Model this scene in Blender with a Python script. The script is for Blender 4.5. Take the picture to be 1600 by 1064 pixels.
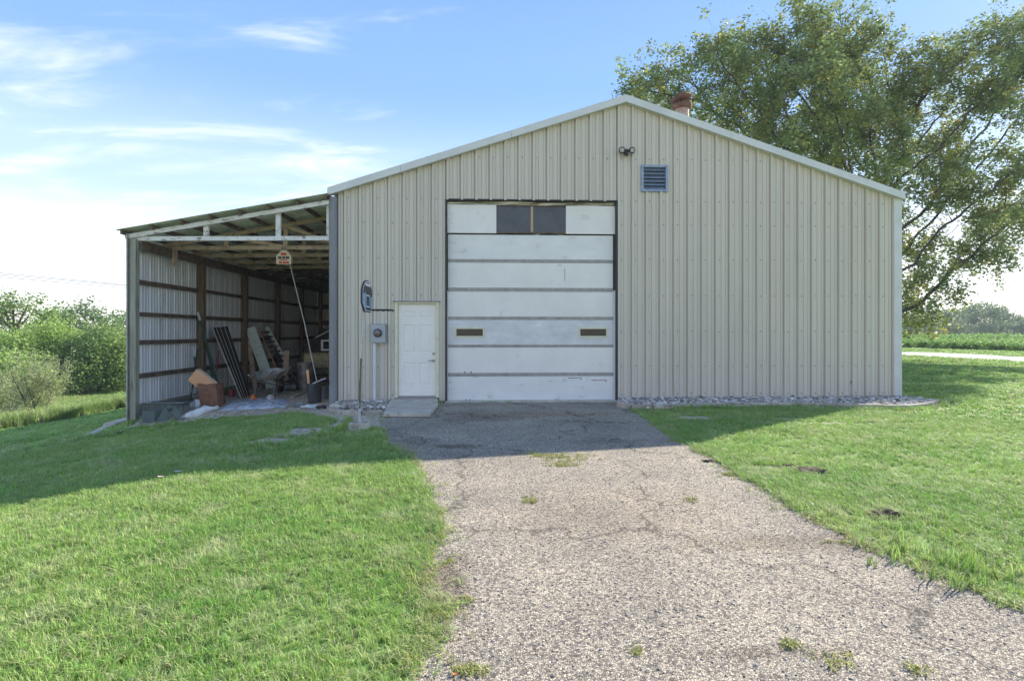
import bpy, bmesh, math, random
import numpy as np
from mathutils import Vector, Matrix, noise as mnoise
random.seed(7); rng = np.random.default_rng(7)
R = math.radians
S = bpy.context.scene
for o in list(bpy.data.objects): bpy.data.objects.remove(o)
C = S.collection

# ------------------------------------------------------------------ camera, sky, sun, exposure
FP, HZ, EYE, YAW = 830.0, 520.0, 1.47, R(2.5)
cd = bpy.data.cameras.new('camera'); cam = bpy.data.objects.new('camera', cd); C.objects.link(cam)
cam.location = (0, 0, EYE); cam.rotation_euler = (R(90), 0, -YAW)
cd.sensor_width = 36; cd.lens = 36 * FP / 1600; cd.shift_y = -(532 - HZ) / 1600
cd.clip_start = 0.05; cd.clip_end = 3000
S.camera = cam
SUN = Vector((1.41, 0.96, 1.0)).normalized()          # direction towards the sun
EL = math.asin(SUN.z); AZ = math.atan2(SUN.x, SUN.y)   # azimuth clockwise from +Y
sl = bpy.data.lights.new('sun', 'SUN'); so = bpy.data.objects.new('sun', sl); C.objects.link(so)
sl.energy = 2.35; sl.angle = R(0.6); sl.color = (1.0, 0.925, 0.80)
so.rotation_euler = SUN.to_track_quat('Z', 'Y').to_euler(); so.location = (20, 14, 20)
S.view_settings.view_transform = 'Standard'; S.view_settings.look = 'None'
S.view_settings.gamma = 1; S.view_settings.use_curve_mapping = False
S.view_settings.exposure = 2.08
S.render.engine = 'CYCLES'
S.cycles.volume_bounces = 0; S.cycles.max_bounces = 8; S.cycles.transparent_max_bounces = 8

W = bpy.data.worlds.new('World'); S.world = W; W.use_nodes = True
def world():
    n = W.node_tree.nodes; l = W.node_tree.links; n.clear()
    out = n.new('ShaderNodeOutputWorld'); bg = n.new('ShaderNodeBackground'); bg.inputs[1].default_value = 0.15
    sky = n.new('ShaderNodeTexSky'); sky.sky_type = 'NISHITA'; sky.sun_disc = False
    sky.sun_elevation = EL; sky.sun_rotation = AZ
    sky.air_density = 1.0; sky.dust_density = 0.3; sky.ozone_density = 1.6
    tc = n.new('ShaderNodeTexCoord')
    sep = n.new('ShaderNodeSeparateXYZ'); l.new(tc.outputs['Generated'], sep.inputs[0])
    # wispy clouds on a flat layer: direction divided by its height
    mz = n.new('ShaderNodeMath'); mz.operation = 'MAXIMUM'; mz.inputs[1].default_value = 0.0; l.new(sep.outputs[2], mz.inputs[0])
    az = n.new('ShaderNodeMath'); az.operation = 'ADD'; az.inputs[1].default_value = 0.12; l.new(mz.outputs[0], az.inputs[0])
    cmb = n.new('ShaderNodeCombineXYZ')
    for i in (0, 1):
        d = n.new('ShaderNodeMath'); d.operation = 'DIVIDE'; l.new(sep.outputs[i], d.inputs[0]); l.new(az.outputs[0], d.inputs[1]); l.new(d.outputs[0], cmb.inputs[i])
    mp = n.new('ShaderNodeMapping'); mp.inputs['Rotation'].default_value = (0, 0, R(-38)); mp.inputs['Scale'].default_value = (0.55, 1.5, 1)
    mp.inputs['Location'].default_value = (1.3, 4.2, 0)
    l.new(cmb.outputs[0], mp.inputs[0])
    ns = n.new('ShaderNodeTexNoise'); ns.inputs['Scale'].default_value = 2.3; ns.inputs['Detail'].default_value = 9; ns.inputs['Roughness'].default_value = 0.62; ns.inputs['Distortion'].default_value = 0.5
    l.new(mp.outputs[0], ns.inputs[0])
    n2 = n.new('ShaderNodeTexNoise'); n2.inputs['Scale'].default_value = 0.45; n2.inputs['Detail'].default_value = 3
    l.new(mp.outputs[0], n2.inputs[0])
    ad = n.new('ShaderNodeMath'); ad.operation = 'MULTIPLY_ADD'; ad.inputs[1].default_value = 0.7; l.new(n2.outputs[0], ad.inputs[0]); l.new(ns.outputs[0], ad.inputs[2])
    # more cloud towards the left (west) side of the sky
    wx = n.new('ShaderNodeMath'); wx.operation = 'MULTIPLY_ADD'; wx.inputs[1].default_value = -0.30; l.new(sep.outputs[0], wx.inputs[0]); l.new(ad.outputs[0], wx.inputs[2])
    mr = n.new('ShaderNodeMapRange'); mr.interpolation_type = 'SMOOTHSTEP'
    mr.inputs[1].default_value = 1.0; mr.inputs[2].default_value = 1.32; mr.inputs[3].default_value = 0; mr.inputs[4].default_value = 0.6
    l.new(wx.outputs[0], mr.inputs[0])
    gr = n.new('ShaderNodeValToRGB'); l.new(sep.outputs[2], gr.inputs[0]); gr.color_ramp.interpolation = 'EASE'
    E = gr.color_ramp.elements; E[0].position = 0; E[0].color = (.63, .605, .59, 1); E[1].position = 1; E[1].color = (.09, .165, .33, 1)
    for p_, c_ in ((.10, (.52, .53, .555)), (.24, (.25, .335, .46)), (.42, (.115, .21, .395)), (.6, (.095, .175, .345))):
        e_ = E.new(p_); e_.color = (*c_, 1)
    vm = n.new('ShaderNodeVectorMath'); vm.operation = 'SCALE'; vm.inputs['Scale'].default_value = 4.1; l.new(gr.outputs[0], vm.inputs[0])
    m0 = n.new('ShaderNodeMix'); m0.data_type = 'RGBA'; m0.inputs['Factor'].default_value = 0.94; l.new(sky.outputs[0], m0.inputs['A']); l.new(vm.outputs[0], m0.inputs['B'])
    m1 = n.new('ShaderNodeMix'); m1.data_type = 'RGBA'; l.new(mr.outputs[0], m1.inputs['Factor']); l.new(m0.outputs['Result'], m1.inputs['A']); m1.inputs['B'].default_value = (2.35, 2.35, 2.4, 1)
    l.new(m1.outputs['Result'], bg.inputs[0]); l.new(bg.outputs[0], out.inputs[0])
world()

# ------------------------------------------------------------------ picture-to-place helpers
sa, ca = math.sin(YAW), math.cos(YAW)
def ray(px, py):
    u = (px - 800) / FP; w = (HZ - py) / FP
    return Vector((sa + ca * u, ca - sa * u, w))
def at(px, py, Y):                     # point seen at a pixel, on the plane y = Y
    r = ray(px, py); t = Y / r.y; return Vector((r.x * t, Y, EYE + r.z * t))
def atx(px, py, X):
    r = ray(px, py); t = X / r.x; return Vector((X, r.y * t, EYE + r.z * t))
YF = 11.3
def fx(px, Y=YF): return at(px, HZ, Y).x
def sm(a, b, x): t = np.clip((x - a) / (b - a), 0, 1); return t * t * (3 - 2 * t)
def g(x, y):                           # ground height
    x = np.asarray(x, float); y = np.asarray(y, float)
    d = np.maximum(0, -x - 3.0)
    h = -0.11 * np.minimum(d, 4.4) - 0.145 * np.clip(d - 4.4, 0, 13) - 0.03 * np.clip(d - 18.2, 0, 30)
    ins = sm(10.7, 11.6, y) * (1 - sm(7.28, 7.5, -x)); h = h * (1 - .5 * ins)
    rr = sm(3.3, 8, np.abs(x - 2) ) * sm(1.0, 3.0, np.maximum(np.maximum(-7.3 - x, x - 9.3), np.maximum(11 - y, y - 26)))
    h = h + rr * 0.05 * (np.sin(x * 0.55 + 1.3 + 0.4 * np.sin(y * .3)) * np.cos(y * 0.45 + .4) + 0.5 * np.sin(x * 1.3 + y * .9))
    return h
def gz(x, y): return float(g(x, y))
def gnd(px, py, off=0.0):              # ground point seen at a pixel
    r = ray(px, py); z = 0.0
    for _ in range(40):
        t = (z - EYE) / r.z; z = 0.6 * z + 0.4 * gz(r.x * t, r.y * t)
    return Vector((r.x * t, r.y * t, z + off))

# ------------------------------------------------------------------ materials
def col4(c): return (c[0], c[1], c[2], 1)
def mat(name, c1, c2=None, scale=6, rough=0.7, metal=0, bump=0, bscale=None, stretch=(1, 1, 1), c3=None, c3at=(0.62, 0.75), c3scale=3, rnd=0.0, trans=0, detail=6, spec=0.4, world_pos=False, contrast=(0.35, 0.65), rnd_hue=0.0, attr=None):
    m = bpy.data.materials.new(name); m.use_nodes = True
    n = m.node_tree.nodes; l = m.node_tree.links; p = n['Principled BSDF']
    p.inputs['Roughness'].default_value = rough; p.inputs['Metallic'].default_value = metal; p.inputs['Specular IOR Level'].default_value = spec
    if world_pos: tc = n.new('ShaderNodeNewGeometry'); co = tc.outputs['Position']
    else: tc = n.new('ShaderNodeTexCoord'); co = tc.outputs['Object']
    mp = n.new('ShaderNodeMapping'); mp.inputs['Scale'].default_value = stretch; l.new(co, mp.inputs[0]); co = mp.outputs[0]
    if rnd or rnd_hue:
        oi = n.new('ShaderNodeObjectInfo')
    def noise(sc, det=detail, rg=0.6):
        t = n.new('ShaderNodeTexNoise'); t.inputs['Scale'].default_value = sc; t.inputs['Detail'].default_value = det; t.inputs['Roughness'].default_value = rg
        l.new(co, t.inputs[0]); return t.outputs[0]
    def mix(f, a, b, mode='MIX'):
        k = n.new('ShaderNodeMix'); k.data_type = 'RGBA'; k.blend_type = mode
        if isinstance(f, float): k.inputs['Factor'].default_value = f
        else: l.new(f, k.inputs['Factor'])
        for s_, v in (('A', a), ('B', b)):
            if isinstance(v, tuple): k.inputs[s_].default_value = v
            else: l.new(v, k.inputs[s_])
        return k.outputs['Result']
    def mrange(v, a, b, c, d):
        k = n.new('ShaderNodeMapRange'); l.new(v, k.inputs[0])
        for i, x in enumerate((a, b, c, d)): k.inputs[i + 1].default_value = x
        return k.outputs[0]
    colr = col4(c1)
    if c2: colr = mix(mrange(noise(scale), contrast[0], contrast[1], 0, 1), col4(c1), col4(c2))
    if c3: colr = mix(mrange(noise(c3scale, 8, 0.7), c3at[0], c3at[1], 0, 1), colr, col4(c3))
    if attr:
        a = n.new('ShaderNodeAttribute'); a.attribute_name = attr; colr = mix(1.0, colr, a.outputs['Color'], 'MULTIPLY')
    if rnd or rnd_hue:
        h = n.new('ShaderNodeHueSaturation')
        if isinstance(colr, tuple): h.inputs['Color'].default_value = colr
        else: l.new(colr, h.inputs['Color'])
        l.new(mrange(oi.outputs['Random'], 0, 1, 1 - rnd, 1 + rnd), h.inputs['Value'])
        if rnd_hue:
            wn = n.new('ShaderNodeTexWhiteNoise'); wn.noise_dimensions = '1D'; l.new(oi.outputs['Random'], wn.inputs['W'])
            l.new(mrange(wn.outputs['Value'], 0, 1, 0.5 - rnd_hue, 0.5 + rnd_hue), h.inputs['Hue'])
        colr = h.outputs[0]
    if isinstance(colr, tuple): p.inputs['Base Color'].default_value = colr
    else: l.new(colr, p.inputs['Base Color'])
    if bump:
        b = n.new('ShaderNodeBump'); b.inputs['Strength'].default_value = min(1, bump * 1.0); b.inputs['Distance'].default_value = 0.02
        l.new(noise(bscale or scale * 4), b.inputs['Height']); l.new(b.outputs[0], p.inputs['Normal'])
    if trans:
        tr = n.new('ShaderNodeBsdfTranslucent'); ms = n.new('ShaderNodeMixShader'); ms.inputs[0].default_value = trans
        if isinstance(colr, tuple): tr.inputs[0].default_value = colr
        else: l.new(colr, tr.inputs[0])
        l.new(p.outputs[0], ms.inputs[1]); l.new(tr.outputs[0], ms.inputs[2]); l.new(ms.outputs[0], n['Material Output'].inputs[0])
    return m

M = {}
M['siding'] = mat('siding_paint', (.63, .57, .48), (.575, .52, .435), 1.3, .5, spec=.3, stretch=(1, 1, .25), c3=(.50, .46, .37), c3at=(.6, .95), c3scale=2.2, contrast=(.3, .7))
M['trim'] = mat('trim_paint', (.66, .655, .63), (.58, .575, .55), 2, .45, c3=(.42, .40, .36), c3at=(.62, .85), c3scale=4)
M['roofing'] = mat('roof_metal', (.45, .46, .42), (.36, .37, .33), 2, .45, metal=.3)
M['galv'] = mat('galvanized_wall', (.84, .85, .86), (.72, .73, .74), 3, .5, metal=.1, stretch=(1, 1, .3), c3=(.36, .38, .27), c3at=(.55, .85), c3scale=1.4)
M['galvroof'] = mat('galvanized_roof', (.84, .85, .74), (.74, .76, .64), 2, .5, metal=.1, c3=(.2, .22, .14), c3at=(.5, .8), c3scale=2)
M['greypipe'] = mat('grey_trim', (.28, .28, .29), (.20, .20, .21), 3, .5, spec=.3, stretch=(1, 1, .2), c3=(.3, .3, .32), c3at=(.6, .7), c3scale=5)
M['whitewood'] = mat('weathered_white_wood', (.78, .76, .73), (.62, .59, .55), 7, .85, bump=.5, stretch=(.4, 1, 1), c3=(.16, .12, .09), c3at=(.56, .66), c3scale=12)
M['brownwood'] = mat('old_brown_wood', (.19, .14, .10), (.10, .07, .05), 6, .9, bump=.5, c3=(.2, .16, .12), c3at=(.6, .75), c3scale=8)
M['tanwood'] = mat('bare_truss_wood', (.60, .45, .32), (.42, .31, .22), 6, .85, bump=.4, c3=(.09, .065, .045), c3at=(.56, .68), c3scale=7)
M['postwood'] = mat('weathered_post', (.40, .39, .31), (.27, .26, .20), 5, .9, bump=.8, stretch=(3, 3, .3), c3=(.10, .10, .07), c3at=(.56, .66), c3scale=4)
M['midpost'] = mat('brown_post', (.22, .155, .09), (.13, .09, .055), 5, .9, bump=.8, stretch=(3, 3, .3), c3=(.19, .16, .08), c3at=(.56, .7), c3scale=2)
M['doorwhite'] = mat('overhead_door_paint', (.83, .79, .73), (.76, .72, .665), 1.4, .45, c3=(.46, .46, .46), c3at=(.58, .85), c3scale=2.2, bump=.1, bscale=3)
M['doordirty'] = mat('overhead_door_scuffed', (.74, .725, .71), (.58, .575, .565), 1.8, .45, c3=(.86, .85, .83), c3at=(.60, .70), c3scale=2.4, stretch=(1, 1, 2.2), bump=.25, bscale=3)
M['doorstain'] = mat('overhead_door_stained', (.80, .78, .74), (.72, .70, .665), 1.5, .5, c3=(.42, .39, .33), c3at=(.58, .74), c3scale=3, stretch=(1, 1, 2))
M['rail'] = mat('door_rail', (.42, .41, .39), (.30, .29, .27), 8, .5, metal=.3)
M['cream'] = mat('cream_frame', (.74, .69, .50), (.66, .61, .43), 5, .6, c3=(.36, .30, .2), c3at=(.6, .72), c3scale=5)
M['white'] = mat('white_door_paint', (.84, .80, .74), (.80, .76, .70), 3, .4)
M['dark'] = mat('plain_dark', (.03, .03, .03), (.05, .045, .04), 8, .6)
M['black'] = mat('black_plastic', (.022, .022, .024), (.03, .03, .032), 8, .45)
M['glass'] = mat('dark_window_glass', (.012, .013, .01), (.02, .02, .016), 3, .06, spec=.35)
M['glassgrey'] = mat('grey_window_pane', (.085, .09, .10), (.055, .058, .065), 3, .3, spec=.5, c3=(.15, .15, .16), c3at=(.6, .8), c3scale=4)  # grey pane, paler in noise patches
M['lamp'] = mat('lamp_lens', (.45, .42, .38), None, rough=.15)
M['chrome'] = mat('chrome', (.30, .30, .31), None, rough=.3, metal=.8)
M['boxgrey'] = mat('meter_box_grey', (.40, .42, .45), (.35, .37, .40), 4, .5, metal=.2)
M['pvc'] = mat('white_pvc', (.66, .66, .68), (.6, .6, .62), 4, .4)
M['bluegrey'] = mat('vent_blue_steel', (.30, .35, .42), (.19, .23, .30), 14, .4, metal=.5, c3=(.42, .48, .55), c3at=(.56, .7), c3scale=20)
M['rust'] = mat('rust', (.26, .12, .07), (.14, .07, .05), 7, .8, bump=.5, c3=(.36, .18, .09), c3at=(.56, .7), c3scale=6)
M['rustdark'] = mat('dark_rust', (.17, .085, .06), (.09, .05, .04), 7, .8, bump=.6, c3=(.34, .2, .14), c3at=(.56, .68), c3scale=9)
M['rustpipe'] = mat('rusty_flue', (.50, .42, .38), (.33, .20, .15), 4, .7, bump=.3, c3=(.20, .08, .05), c3at=(.56, .66), c3scale=7)
M['concrete'] = mat('concrete', (.58, .52, .43), (.45, .40, .33), 5, .9, bump=.7, c3=(.16, .15, .12), c3at=(.56, .7), c3scale=4)
M['rock'] = mat('river_rock', (1, 1, 1), (.8, .8, .8), 25, .7, attr='tint', bump=.2)
M['edging'] = mat('edging_block', (.50, .44, .37), (.36, .30, .24), 7, .9, bump=.8, rnd=.2, c3=(.12, .10, .08), c3at=(.56, .7), c3scale=5)
M['dirt'] = mat('bare_dirt', (.54, .45, .35), (.38, .31, .23), 3, .95, bump=.9, bscale=20, c3=(.38, .34, .29), c3at=(.52, .66), c3scale=7, world_pos=True)
M['bark'] = mat('bark', (.12, .10, .08), (.06, .05, .04), 6, .95, bump=.8)
def leafmat(name, c, c2, c3, trans=.4, sc=.5, rnd=.12):
    return mat(name, c, c2, sc, .55, trans=trans, c3=c3, c3at=(.55, .68), c3scale=1.1, world_pos=True, spec=.15, rnd=rnd, attr='tint')
M['oakleaf'] = leafmat('oak_leaves', (.29, .35, .14), (.18, .25, .085), (.46, .43, .18))
M['bushleaf'] = leafmat('bright_bush_leaves', (.38, .52, .14), (.27, .41, .10), (.46, .52, .22))
M['bushdark'] = leafmat('dark_bush_leaves', (.30, .41, .13), (.21, .33, .10), (.42, .47, .17))
M['weedleaf'] = leafmat('dry_weed_leaves', (.40, .42, .25), (.29, .34, .16), (.5, .46, .32))
M['farleaf'] = leafmat('far_tree_leaves', (.21, .30, .12), (.15, .23, .09), (.30, .36, .15), .25, .1)
M['beanleaf'] = leafmat('bean_leaves', (.27, .42, .11), (.20, .34, .08), (.34, .44, .14), .3, .1)

def grassmat(name, c, c2, c3, tr=.35):
    return mat(name, c, c2, .9, .5, trans=tr, c3=c3, c3at=(.50, .68), c3scale=2.3, world_pos=True, rnd=.3, rnd_hue=.018, spec=.3)
M['grass'] = grassmat('lawn_grass', (.37, .52, .14), (.24, .43, .09), (.55, .60, .31))
M['weedgrass'] = grassmat('weed_grass', (.42, .44, .14), (.34, .36, .11), (.5, .46, .24))
M['tallgrass'] = grassmat('tall_grass', (.32, .44, .13), (.24, .36, .10), (.46, .46, .26))
M['straw'] = mat('dry_blades', (.50, .46, .28), (.42, .37, .22), 5, .8, trans=.2)

def ground_mat():
    m = mat('lawn_soil', (.22, .32, .08), (.15, .24, .06), 1.2, .95, bump=1, bscale=30, c3=(.15, .14, .07), c3at=(.5, .7), c3scale=5, world_pos=True)
    n = m.node_tree.nodes; l = m.node_tree.links; p = n['Principled BSDF']
    src = p.inputs['Base Color'].links[0].from_socket
    a = n.new('ShaderNodeAttribute'); a.attribute_name = 'dirt'
    t = n.new('ShaderNodeTexNoise'); t.inputs['Scale'].default_value = 14; t.inputs['Detail'].default_value = 8
    ge = n.new('ShaderNodeNewGeometry'); l.new(ge.outputs['Position'], t.inputs[0])
    r = n.new('ShaderNodeValToRGB'); r.color_ramp.elements[0].color = (.32, .25, .185, 1); r.color_ramp.elements[1].color = (.62, .52, .41, 1)
    r.color_ramp.elements[0].position = .35; r.color_ramp.elements[1].position = .62; l.new(t.outputs[0], r.inputs[0])
    k = n.new('ShaderNodeMix'); k.data_type = 'RGBA'; l.new(a.outputs['Fac'], k.inputs['Factor']); l.new(src, k.inputs['A']); l.new(r.outputs[0], k.inputs['B'])
    l.new(k.outputs['Result'], p.inputs['Base Color']); return m
M['soil'] = ground_mat()

def gp(px, py): v = ray(px, py); t = -EYE / v.z; return (v.x * t, v.y * t)
DK = (.35, .33, .32, 1); BR = (.80, .62, .45, 1)
STAINS = [(*gp(705, 698), .42, .14, DK, .8), (*gp(650, 690), .3, .3, DK, .5), (*gp(830, 648), 1.9, .35, BR, .5), (*gp(760, 655), .8, .4, DK, .35), (*gp(960, 690), .5, .2, DK, .3), (*gp(960, 800), 1.2, .8, BR, .16), (*gp(1220, 1020), .5, .07, DK, .4), (*gp(680, 930), .25, .6, (.5, .42, .33, 1), .6), (*gp(1300, 850), 1.5, .2, (.6, .55, .5, 1), .5)]
def drive_mat():
    m = bpy.data.materials.new('chip_asphalt'); m.use_nodes = True
    n = m.node_tree.nodes; l = m.node_tree.links; p = n['Principled BSDF']; p.inputs['Roughness'].default_value = .9; p.inputs['Specular IOR Level'].default_value = .25
    ge = n.new('ShaderNodeNewGeometry'); co = ge.outputs['Position']
    dn = n.new('ShaderNodeTexNoise'); dn.inputs['Scale'].default_value = 40; l.new(co, dn.inputs[0])
    va = n.new('ShaderNodeVectorMath'); va.operation = 'MULTIPLY_ADD'; l.new(dn.outputs['Color'], va.inputs[0]); va.inputs[1].default_value = (.02, .02, .02); l.new(co, va.inputs[2])
    v = n.new('ShaderNodeTexVoronoi'); v.inputs['Scale'].default_value = 92; v.inputs['Randomness'].default_value = 1; l.new(va.outputs[0], v.inputs[0])
    sx = n.new('ShaderNodeSeparateColor'); l.new(v.outputs['Color'], sx.inputs[0])
    r = n.new('ShaderNodeValToRGB'); cr = r.color_ramp; l.new(sx.outputs[0], r.inputs[0])
    cr.elements[0].position = 0; cr.elements[0].color = (.15, .135, .12, 1); cr.elements[1].position = 1; cr.elements[1].color = (.76, .665, .53, 1)
    e = cr.elements.new(.22); e.color = (.29, .26, .235, 1)
    e = cr.elements.new(.5); e.color = (.48, .425, .345, 1); e = cr.elements.new(.8); e.color = (.60, .53, .43, 1)
    # dark gaps between stones
    v2 = n.new('ShaderNodeTexVoronoi'); v2.feature = 'DISTANCE_TO_EDGE'; v2.inputs['Scale'].default_value = 92; l.new(va.outputs[0], v2.inputs[0])
    k = n.new('ShaderNodeMapRange'); l.new(v2.outputs['Distance'], k.inputs[0]); k.inputs[1].default_value = 0.0; k.inputs[2].default_value = .16; k.inputs[3].default_value = .45; k.inputs[4].default_value = 1
    mx = n.new('ShaderNodeMix'); mx.data_type = 'RGBA'; mx.blend_type = 'MULTIPLY'; mx.inputs['Factor'].default_value = 1; l.new(r.outputs[0], mx.inputs['A']); l.new(k.outputs[0], mx.inputs['B'])
    # large tone
    bn = n.new('ShaderNodeTexNoise'); bn.inputs['Scale'].default_value = .9; bn.inputs['Detail'].default_value = 9; bn.inputs['Roughness'].default_value = .65; l.new(co, bn.inputs[0])
    r2 = n.new('ShaderNodeValToRGB'); l.new(bn.outputs[0], r2.inputs[0]); r2.color_ramp.elements[0].position = .32; r2.color_ramp.elements[0].color = (.72, .71, .71, 1); r2.color_ramp.elements[1].position = .68; r2.color_ramp.elements[1].color = (1.15, 1.12, 1.06, 1)
    m2 = n.new('ShaderNodeMix'); m2.data_type = 'RGBA'; m2.blend_type = 'MULTIPLY'; m2.inputs['Factor'].default_value = 1; l.new(mx.outputs['Result'], m2.inputs['A']); l.new(r2.outputs[0], m2.inputs['B'])
    # cracks: distorted large cells
    d3 = n.new('ShaderNodeTexNoise'); d3.inputs['Scale'].default_value = 2.2; d3.inputs['Detail'].default_value = 8; l.new(co, d3.inputs[0])
    vb = n.new('ShaderNodeVectorMath'); vb.operation = 'MULTIPLY_ADD'; l.new(d3.outputs['Color'], vb.inputs[0]); vb.inputs[1].default_value = (.9, .9, .9); l.new(co, vb.inputs[2])
    v3 = n.new('ShaderNodeTexVoronoi'); v3.feature = 'DISTANCE_TO_EDGE'; v3.inputs['Scale'].default_value = .42; l.new(vb.outputs[0], v3.inputs[0])
    k3 = n.new('ShaderNodeMapRange'); l.new(v3.outputs['Distance'], k3.inputs[0]); k3.inputs[1].default_value = 0; k3.inputs[2].default_value = .011; k3.inputs[3].default_value = .4; k3.inputs[4].default_value = 1
    m3 = n.new('ShaderNodeMix'); m3.data_type = 'RGBA'; m3.blend_type = 'MULTIPLY'; m3.inputs['Factor'].default_value = 1; l.new(m2.outputs['Result'], m3.inputs['A']); l.new(k3.outputs[0], m3.inputs['B'])
    cur = m3.outputs['Result']
    sn = n.new('ShaderNodeTexNoise'); sn.inputs['Scale'].default_value = 5; sn.inputs['Detail'].default_value = 8; sn.inputs['Roughness'].default_value = .7; l.new(co, sn.inputs[0])
    for (cx_, cy_, rx_, ry_, c_, amt) in STAINS:
        mp_ = n.new('ShaderNodeMapping'); mp_.inputs['Location'].default_value = (-cx_ / rx_, -cy_ / ry_, 0); mp_.inputs['Scale'].default_value = (1 / rx_, 1 / ry_, 0); l.new(co, mp_.inputs[0])
        ln = n.new('ShaderNodeVectorMath'); ln.operation = 'LENGTH'; l.new(mp_.outputs[0], ln.inputs[0])
        ad_ = n.new('ShaderNodeMath'); ad_.operation = 'MULTIPLY_ADD'; ad_.inputs[1].default_value = 2.2; l.new(sn.outputs[0], ad_.inputs[0]); l.new(ln.outputs['Value'], ad_.inputs[2])
        mr_ = n.new('ShaderNodeMapRange'); mr_.interpolation_type = 'SMOOTHSTEP'; l.new(ad_.outputs[0], mr_.inputs[0]); mr_.inputs[1].default_value = 1.5; mr_.inputs[2].default_value = 2.2; mr_.inputs[3].default_value = amt; mr_.inputs[4].default_value = 0
        mx_ = n.new('ShaderNodeMix'); mx_.data_type = 'RGBA'; mx_.blend_type = 'MULTIPLY'; l.new(mr_.outputs[0], mx_.inputs['Factor']); l.new(cur, mx_.inputs['A']); mx_.inputs['B'].default_value = c_; cur = mx_.outputs['Result']
    l.new(cur, p.inputs['Base Color'])
    ma = n.new('ShaderNodeMath'); ma.operation = 'MULTIPLY'; l.new(k.outputs[0], ma.inputs[0]); l.new(k3.outputs[0], ma.inputs[1])
    b = n.new('ShaderNodeBump'); b.inputs['Strength'].default_value = 1; b.inputs['Distance'].default_value = .006; l.new(ma.outputs[0], b.inputs['Height']); l.new(b.outputs[0], p.inputs['Normal'])
    return m
M['drive'] = drive_mat()
M['road'] = mat('gravel_road', (.50, .49, .46), (.42, .41, .38), 3, .95, world_pos=True)

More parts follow.
